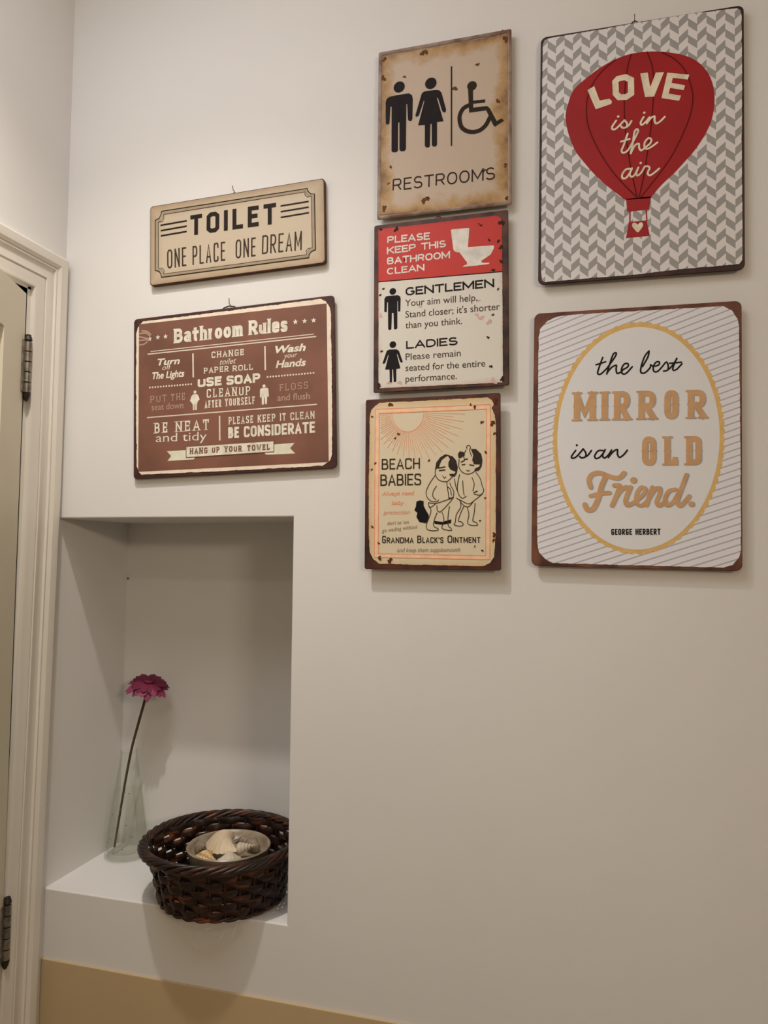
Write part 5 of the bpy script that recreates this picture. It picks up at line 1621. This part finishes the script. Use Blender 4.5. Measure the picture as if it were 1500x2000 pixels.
# ------------------------------------------------------------------ glass vase with a flower
def clear_glass(name, tint, edge, gloss=0.06):
    m = bpy.data.materials.new(name)
    m.use_nodes = True
    nt = m.node_tree
    N, Lk = nt.nodes, nt.links
    N.remove(N['Principled BSDF'])
    out = N['Material Output']
    lw = N.new('ShaderNodeLayerWeight')
    lw.inputs['Blend'].default_value = 0.22
    mixc = N.new('ShaderNodeMix')
    mixc.data_type = 'RGBA'
    Lk.new(lw.outputs['Facing'], mixc.inputs[0])
    mixc.inputs[6].default_value = tint
    mixc.inputs[7].default_value = edge
    tr = N.new('ShaderNodeBsdfTransparent')
    Lk.new(mixc.outputs[2], tr.inputs['Color'])
    gl = N.new('ShaderNodeBsdfGlossy')
    gl.inputs['Roughness'].default_value = gloss
    gl.inputs['Color'].default_value = (0.92, 0.94, 0.91, 1)
    l2 = N.new('ShaderNodeLayerWeight')
    l2.inputs['Blend'].default_value = 0.5
    pw = N.new('ShaderNodeMath')
    pw.operation = 'POWER'
    Lk.new(l2.outputs['Facing'], pw.inputs[0])
    pw.inputs[1].default_value = 4.0
    fr = N.new('ShaderNodeMath')
    fr.operation = 'MULTIPLY_ADD'
    Lk.new(pw.outputs[0], fr.inputs[0])
    fr.inputs[1].default_value = 0.42
    fr.inputs[2].default_value = 0.035
    mx = N.new('ShaderNodeMixShader')
    Lk.new(fr.outputs[0], mx.inputs[0])
    Lk.new(tr.outputs[0], mx.inputs[1])
    Lk.new(gl.outputs[0], mx.inputs[2])
    Lk.new(mx.outputs[0], out.inputs['Surface'])
    return m


VX, VY, VZ = -0.7668, 0.1445, NZ0
vase = empty('glass_vase', (VX, VY, VZ), 'clear conical glass vase in the left back corner of the niche', 'vase')
outer = [(0.0, 0.0004), (0.030, 0.0004), (0.0345, 0.0015), (0.0362, 0.005), (0.0362, 0.009), (0.0352, 0.016), (0.0318, 0.050), (0.0268, 0.090), (0.0205, 0.130), (0.0158, 0.158), (0.0142, 0.172), (0.0148, 0.178)]
inner = [(0.0134, 0.178), (0.0127, 0.172), (0.0142, 0.158), (0.0188, 0.130), (0.0250, 0.090), (0.0300, 0.050), (0.0334, 0.018), (0.0325, 0.0125), (0.028, 0.0105), (0.0, 0.0098)]
m = MB()
m.lathe(outer + inner, 56)
m.build('vase_body', clear_glass('vase_glass', (0.985, 0.988, 0.98, 1), (0.85, 0.86, 0.83, 1)), vase, smooth=True, angle=50)
M_seed = new_mat('glass_bubble_grey', (0.22, 0.2, 0.16, 1), 0.2, 0.5)
for a, z in ((-1.2, .022), (-.4, .019), (-2.0, .036), (-1.75, .055), (-1.05, .060), (-1.5, .085), (-.9, .11), (-2.2, .074), (-2.3, .028), (-.7, .040)):
    rr = 0.0362 - (0.0362 - 0.0158) * max(0, z - .012) / .146
    m = MB()
    m.lathe([(0, z - .0011), (.0009, z - .0006), (.0011, z), (.0009, z + .0006), (0, z + .0011)], 8, (rr * .93 * math.cos(a), rr * .93 * math.sin(a)))
    m.build('glass_bubble', M_seed, vase, smooth=True)['label'] = 'small seed bubble in the glass'
m = MB()
m.lathe([(0.0, 0.0102), (0.0278, 0.0109), (0.0322, 0.0130), (0.0331, 0.018), (0.0297, 0.050), (0.0249, 0.088), (0.0215, 0.112), (0.0, 0.1118)], 48)
m.build('water', clear_glass('still_water', (0.99, 0.992, 0.986, 1), (0.955, 0.96, 0.94, 1), 0.02), vase, smooth=True, angle=50)['label'] = 'clear water in the vase'

flower = empty('gerbera_flower', (-0.789, 0.142, NZ0 + 0.012), 'single magenta gerbera leaning right in the glass vase', 'flower')
fo = Vector(flower.location)
M_stem = new_mat('flower_stem', (0.085, 0.062, 0.030, 1), 0.6, 0.3, 0.3, 60)
M_petal = new_mat('magenta_petal', (0.30, 0.048, 0.125, 1), 0.6, 0.3, 0.35, 30)
M_petal_in = new_mat('deep_magenta_petal', (0.17, 0.016, 0.050, 1), 0.65, 0.3, 0.3, 40)
M_calyx = new_mat('flower_calyx', (0.10, 0.045, 0.035, 1), 0.6, 0.3, 0.2, 60)
stem_pts = [Vector(p) - fo for p in ((-0.789, 0.142, NZ0 + 0.0125), (-0.7785, 0.143, 1.072), (-0.7715, 0.1432, 1.116), (-0.7612, 0.1432, 1.170), (-0.748, 0.142, 1.216), (-0.7365, 0.140, 1.252), (-0.7290, 0.139, 1.2785))]
sp = []
for i in range(len(stem_pts) - 1):
    for k in range(6):
        t = k / 6
        a = stem_pts[max(i - 1, 0)]; b = stem_pts[i]; c = stem_pts[i + 1]; d = stem_pts[min(i + 2, len(stem_pts) - 1)]
        sp.append(0.5 * (2 * b + (c - a) * t + (2 * a - 5 * b + 4 * c - d) * t * t + (3 * b - a - 3 * c + d) * t ** 3))
sp.append(stem_pts[-1])
m = MB()
m.tube(sp, [0.0019 + 0.0006 * (i / len(sp)) for i in range(len(sp))], 10)
m.build('stem', M_stem, flower, smooth=True)
head = bpy.data.objects.new('flower_head', None)
head.empty_display_size = 0.01
COL.objects.link(head)
head.parent = flower
head.location = stem_pts[-1] + Vector((0.001, 0, 0.0075))
head.rotation_euler = (math.radians(14), math.radians(15), 0)


def petals(n, r0, r1, wid, droop, lift, ph, seed):
    m = MB()
    R = random.Random(seed)
    for k in range(n):
        a = 2 * PI * k / n + ph + R.uniform(-.06, .06)
        ln = r1 * R.uniform(.9, 1.07)
        dr = droop * R.uniform(.6, 1.4)
        vs, rows = [], 7
        for i in range(rows):
            t = i / (rows - 1)
            r = r0 + (ln - r0) * t
            wd = wid * (0.55 + 0.9 * math.sin(PI * min(1, t * 0.72 + 0.16))) * (1 if t < .85 else 0.62 if t < .99 else 0.25)
            z = lift * t - dr * t * t
            for s in (-1, 0, 1):
                vs.append((r * math.cos(a) - s * wd * math.sin(a), r * math.sin(a) + s * wd * math.cos(a), z + (0.0012 if s == 0 else 0) * (1 - t) - 0.0006 * abs(s) + R.uniform(-.0003, .0003)))
        fs = []
        for i in range(rows - 1):
            for s in (0, 1):
                fs.append((i * 3 + s, i * 3 + s + 1, (i + 1) * 3 + s + 1, (i + 1) * 3 + s))
        top = len(vs)
        vs2 = vs + [(x, y, z - 0.0005) for x, y, z in vs]
        fs2 = fs + [tuple(reversed([i + top for i in f])) for f in fs]
        m.add(vs2, fs2)
    return m


petals(20, 0.004, 0.0350, 0.0050, 0.0150, 0.0030, 0.0, 1).build('outer_petals', M_petal, head, smooth=True, recalc=False)
petals(18, 0.004, 0.0310, 0.0046, 0.0075, 0.0050, 0.17, 2).build('inner_petals', M_petal_in, head, smooth=True, recalc=False)
m = MB()
m.lathe([(0.0, 0.0015), (0.0085, 0.0018), (0.0095, 0.0042), (0.0070, 0.0062), (0.0, 0.0058)], 20)
m.build('flower_centre', M_petal_in, head, smooth=True)
m = MB()
m.lathe([(0.0, -0.0090), (0.0030, -0.0085), (0.0058, -0.0045), (0.0085, 0.0), (0.0080, 0.0016), (0.0, 0.0016)], 20)
m.build('calyx', M_calyx, head, smooth=True)

# ------------------------------------------------------------------ wicker basket
BX, BY, BZ = -0.5385, 0.0600, NZ0
basket = empty('wicker_basket', (BX, BY, BZ), 'dark brown round wicker basket overhanging the niche ledge', 'basket')
M_wick = bpy.data.materials.new('dark_wicker')
M_wick.use_nodes = True
_nt = M_wick.node_tree
_b = _nt.nodes['Principled BSDF']
_b.inputs['Roughness'].default_value = 0.42
_b.inputs['Specular IOR Level'].default_value = 0.45
_tc = _nt.nodes.new('ShaderNodeTexCoord')
_mp = _nt.nodes.new('ShaderNodeMapping')
_mp.inputs['Scale'].default_value = (22, 22, 95)
_n = _nt.nodes.new('ShaderNodeTexNoise')
_n.inputs['Scale'].default_value = 1.3
_n.inputs['Detail'].default_value = 4
_r = _nt.nodes.new('ShaderNodeValToRGB')
_r.color_ramp.elements[0].position = 0.40
_r.color_ramp.elements[0].color = (0.012, 0.006, 0.004, 1)
_r.color_ramp.elements[1].position = 0.76
_r.color_ramp.elements[1].color = (0.22, 0.065, 0.022, 1)
_e = _r.color_ramp.elements.new(0.56)
_e.color = (0.032, 0.012, 0.008, 1)
_nt.links.new(_tc.outputs['Object'], _mp.inputs['Vector'])
_nt.links.new(_mp.outputs['Vector'], _n.inputs['Vector'])
_nt.links.new(_n.outputs['Fac'], _r.inputs['Fac'])
_nt.links.new(_r.outputs['Color'], _b.inputs['Base Color'])

RB, RT, HB = 0.0905, 0.1130, 0.082
CXT, CYT = -0.001, -0.006          # the mouth sits a little forward of the foot


def brad(z):
    t = z / HB
    return RB + (RT - 0.0075 - RB) * (t ** 0.8)


def bcen(z):
    t = z / HB
    return CXT * t, CYT * t


NST = 30
m = MB()
for k in range(NST):
    a = 2 * PI * k / NST
    pts = []
    for i in range(8):
        z = 0.003 + (HB - 0.003) * i / 7
        cx, cy = bcen(z)
        pts.append((cx + brad(z) * math.cos(a), cy + brad(z) * math.sin(a), z))
    m.tube(pts, 0.0021, 6)
m.build('upright_stakes', M_wick, basket, smooth=True)
# flat weavers passing in front of and behind the stakes
m = MB()
R = random.Random(5)
rows = 7
zs0, pitch = 0.0060, (HB - 0.0055) / rows
for j in range(rows):
    zc = zs0 + pitch * (j + .5)
    hh = pitch * R.uniform(1.0, 1.08)
    seg = NST * 6
    wob = [R.uniform(-.0007, .0007) for _ in range(NST)]
    prof = [(-.5, 0.0), (-.32, .8), (0, 1.0), (.32, .8), (.5, 0.0), (.32, -.8), (0, -1.0), (-.32, -.8)]
    vs, fs = [], []
    np_ = len(prof)
    for s in range(seg):
        a = 2 * PI * s / seg
        ph = NST / 2 * a + (PI if j % 2 else 0)
        z0 = zc + wob[int(s / 6) % NST] * .6 + wob[(int(s / 6) + 1) % NST] * .4
        wave = math.sin(ph + PI / 4)
        squeeze = 1 - 0.055 * (1 - abs(wave))
        for (u, t) in prof:
            z = z0 + u * hh * squeeze
            cx, cy = bcen(z)
            r = brad(z) + 0.0034 * wave + t * 0.0012
            vs.append((cx + r * math.cos(a), cy + r * math.sin(a), z))
    for s in range(seg):
        s2 = (s + 1) % seg
        for k in range(np_):
            k2 = (k + 1) % np_
            fs.append((s * np_ + k, s2 * np_ + k, s2 * np_ + k2, s * np_ + k2))
    m.add(vs, fs)
m.build('woven_wall', M_wick, basket, smooth=True, angle=70)
# twisted rim
m = MB()
for q in range(6):
    pts = []
    n = 200
    for s in range(n):
        a = 2 * PI * s / n
        tw = 7 * a + q * PI / 3 + 0.4 * math.sin(3 * a + q)
        rr = RT + 0.0016 + 0.0050 * math.cos(tw)
        pts.append((CXT + rr * math.cos(a), CYT + rr * math.sin(a), HB + 0.0010 + 0.0048 * math.sin(tw)))
    m.tube(pts, 0.0032, 8, closed=True)
m.build('braided_rim', M_wick, basket, smooth=True, angle=80)
# coiled foot and base
m = MB()
for q in range(2):
    pts = []
    for s in range(120):
        a = 2 * PI * s / 120
        rr = RB + 0.0016 + 0.0022 * math.cos(14 * a + q * PI)
        pts.append((rr * math.cos(a), rr * math.sin(a), 0.0044 + 0.0017 * math.sin(14 * a + q * PI)))
    m.tube(pts, 0.0024, 8, closed=True)
m.build('foot_coil', M_wick, basket, smooth=True, angle=80)
m = MB()
for q in range(12):
    rr = 0.006 + q * 0.0074
    m.tube([(rr * math.cos(2 * PI * s / 60), rr * math.sin(2 * PI * s / 60), 0.0052 + 0.0008 * math.sin(12 * PI * s / 60 * 2 + q * PI)) for s in range(60)], 0.0037, 7, closed=True)
m.build('base_weave', M_wick, basket, smooth=True, angle=80)

# ------------------------------------------------------------------ bowl of shells inside the basket
GX, GY, GZ = -0.5375, 0.0740, NZ0 + 0.0102
M_bowl = new_mat('taupe_stoneware', (0.36, 0.30, 0.22, 1), 0.35, 0.5, 0.25, 40, dark=(0.24, 0.185, 0.125, 1))
m = MB()
m.lathe([(0.0, 0.0), (0.030, 0.0), (0.033, 0.002), (0.046, 0.018), (0.058, 0.038), (0.0635, 0.055), (0.0642, 0.0582), (0.0625, 0.0598), (0.0600, 0.0585), (0.0585, 0.054), (0.055, 0.048), (0.046, 0.0435), (0.03, 0.042), (0.0, 0.042)], 60)
tag(m.build('shell_bowl', M_bowl, smooth=True, loc=(GX, GY, GZ), angle=50), 'round taupe bowl of seashells set inside the wicker basket', 'bowl')

M_shell_a = new_mat('cream_shell', (0.66, 0.54, 0.38, 1), 0.5, 0.35, 0.16, 30)
M_shell_b = bpy.data.materials.new('banded_shell')
M_shell_b.use_nodes = True
_nt = M_shell_b.node_tree
_b = _nt.nodes['Principled BSDF']
_b.inputs['Roughness'].default_value = 0.45
_tc = _nt.nodes.new('ShaderNodeTexCoord')
_sp = _nt.nodes.new('ShaderNodeSeparateXYZ')
_nt.links.new(_tc.outputs['Object'], _sp.inputs[0])
_ln = _nt.nodes.new('ShaderNodeVectorMath')
_ln.operation = 'LENGTH'
_nt.links.new(_tc.outputs['Object'], _ln.inputs[0])
_mu = _nt.nodes.new('ShaderNodeMath')
_mu.operation = 'MULTIPLY'
_mu.inputs[1].default_value = 900
_nt.links.new(_ln.outputs['Value'], _mu.inputs[0])
_si = _nt.nodes.new('ShaderNodeMath')
_si.operation = 'SINE'
_nt.links.new(_mu.outputs[0], _si.inputs[0])
_ra = _nt.nodes.new('ShaderNodeValToRGB')
_ra.color_ramp.elements[0].position = 0.15
_ra.color_ramp.elements[0].color = (0.62, 0.46, 0.26, 1)
_ra.color_ramp.elements[1].position = 0.95
_ra.color_ramp.elements[1].color = (0.42, 0.20, 0.07, 1)
_nt.links.new(_si.outputs[0], _ra.inputs['Fac'])
_nt.links.new(_ra.outputs['Color'], _b.inputs['Base Color'])
M_shell_w = new_mat('white_shell', (0.62, 0.54, 0.44, 1), 0.5, 0.35, 0.2, 50)
M_shell_g = new_mat('grey_brown_shell', (0.30, 0.24, 0.17, 1), 0.5, 0.35, 0.4, 60)


def cockle(size, ribs, dome=0.42, rib_amp=0.03, fan=1.0):
    """one valve: hinge at the origin, fanning out to +x, domed up"""
    m = MB()
    na, nr = ribs * 4, 14
    vs, fs = [], []
    for i in range(nr + 1):
        t = i / nr
        for k in range(na + 1):
            u = k / na * 2 - 1
            a = u * 1.25 * fan
            rr = size * (1 - 0.10 * u * u) * t
            x = rr * math.cos(a * (0.55 + 0.45 * t)) * 1.0
            y = rr * math.sin(a * (0.55 + 0.45 * t)) * 0.95
            edge = (1 - abs(u) ** 2.6)
            z = size * dome * math.sin(PI * min(1.0, t * 0.80 + 0.20)) * (0.35 + 0.65 * edge) * (1 if t < .999 else 0.0)
            z += size * rib_amp * math.cos(u * ribs * PI) * t * edge
            vs.append((x, y, z))
    w = na + 1
    for i in range(nr):
        for k in range(na):
            fs.append((i * w + k, (i + 1) * w + k, (i + 1) * w + k + 1, i * w + k + 1))
    n = len(vs)
    low = [(x * .95 + .02 * size, y * .95, z * .9 - size * .035) for x, y, z in vs]
    fs2 = [tuple(reversed([q + n for q in f])) for f in fs]
    rim = [nr * w + k for k in range(w)] + [i * w + na for i in range(nr - 1, -1, -1)] + [i * w for i in range(1, nr)]
    side = []
    m.add(vs + low, fs + fs2)
    for a, b in [(nr * w + k, nr * w + k + 1) for k in range(na)] + [(i * w, (i + 1) * w) for i in range(nr)] + [((i + 1) * w + na, i * w + na) for i in range(nr)]:
        side.append((a, a + n, b + n, b))
    m.f += [list(f) for f in side]
    return m


def spiral(length, r, turns=5.0, flare=1.0):
    m = MB()
    n = 90
    pts, rad = [], []
    for i in range(n):
        t = i / (n - 1)
        g = t ** 1.1
        a = 2 * PI * turns * t
        pts.append((r * .55 * g * math.cos(a), r * .55 * g * math.sin(a), length * (1 - t) * 0.98))
        rad.append(max(0.0004, r * .62 * g * flare))
    m.tube(pts, rad, 12)
    return m


def put(mb, name, mat, loc, rot, label, cat='shell'):
    o = mb.build(name, mat, smooth=True, loc=loc, angle=60)
    o.rotation_euler = tuple(math.radians(a) for a in rot)
    return tag(o, label, cat, 'seashells in the bowl')


SH = [
    (cockle(0.048, 12, 0.44, 0.016, 1.0), 'cockle_shell', M_shell_a, (GX + 0.002, GY + 0.018, GZ + 0.0600), (0, 8, -128), 'large cream ribbed shell on top of the pile in the bowl'),
    (cockle(0.031, 9, 0.40, 0.035), 'cockle_shell', M_shell_b, (GX - 0.014, GY - 0.024, GZ + 0.0490), (0, 2, -112), 'orange banded shell at the front of the bowl'),
    (cockle(0.022, 7, 0.5, 0.04), 'cockle_shell', M_shell_w, (GX + 0.014, GY - 0.026, GZ + 0.0520), (0, 0, -60), 'small white shell right of the orange banded one'),
    (spiral(0.030, 0.0085, 6), 'spiral_shell', M_shell_w, (GX + 0.022, GY - 0.010, GZ + 0.0590), (8, 80, 30), 'slim pale pointed shell at the right side of the bowl'),
    (spiral(0.018, 0.012, 3), 'spiral_shell', M_shell_g, (GX + 0.030, GY + 0.018, GZ + 0.0530), (-50, 20, 10), 'grey brown snail shell at the back right of the bowl'),
    (spiral(0.020, 0.010, 4), 'spiral_shell', M_shell_g, (GX - 0.044, GY - 0.012, GZ + 0.0540), (70, 10, 60), 'brown snail shell against the left side of the bowl'),
    (cockle(0.026, 8, 0.4, 0.03), 'cockle_shell', M_shell_g, (GX + 0.004, GY + 0.028, GZ + 0.049), (0, 0, 70), 'brownish shell at the back of the bowl behind the big cream one'),
]
for mb, nm, mt, lo, ro, lb in SH:
    put(mb, nm, mt, lo, ro, lb)
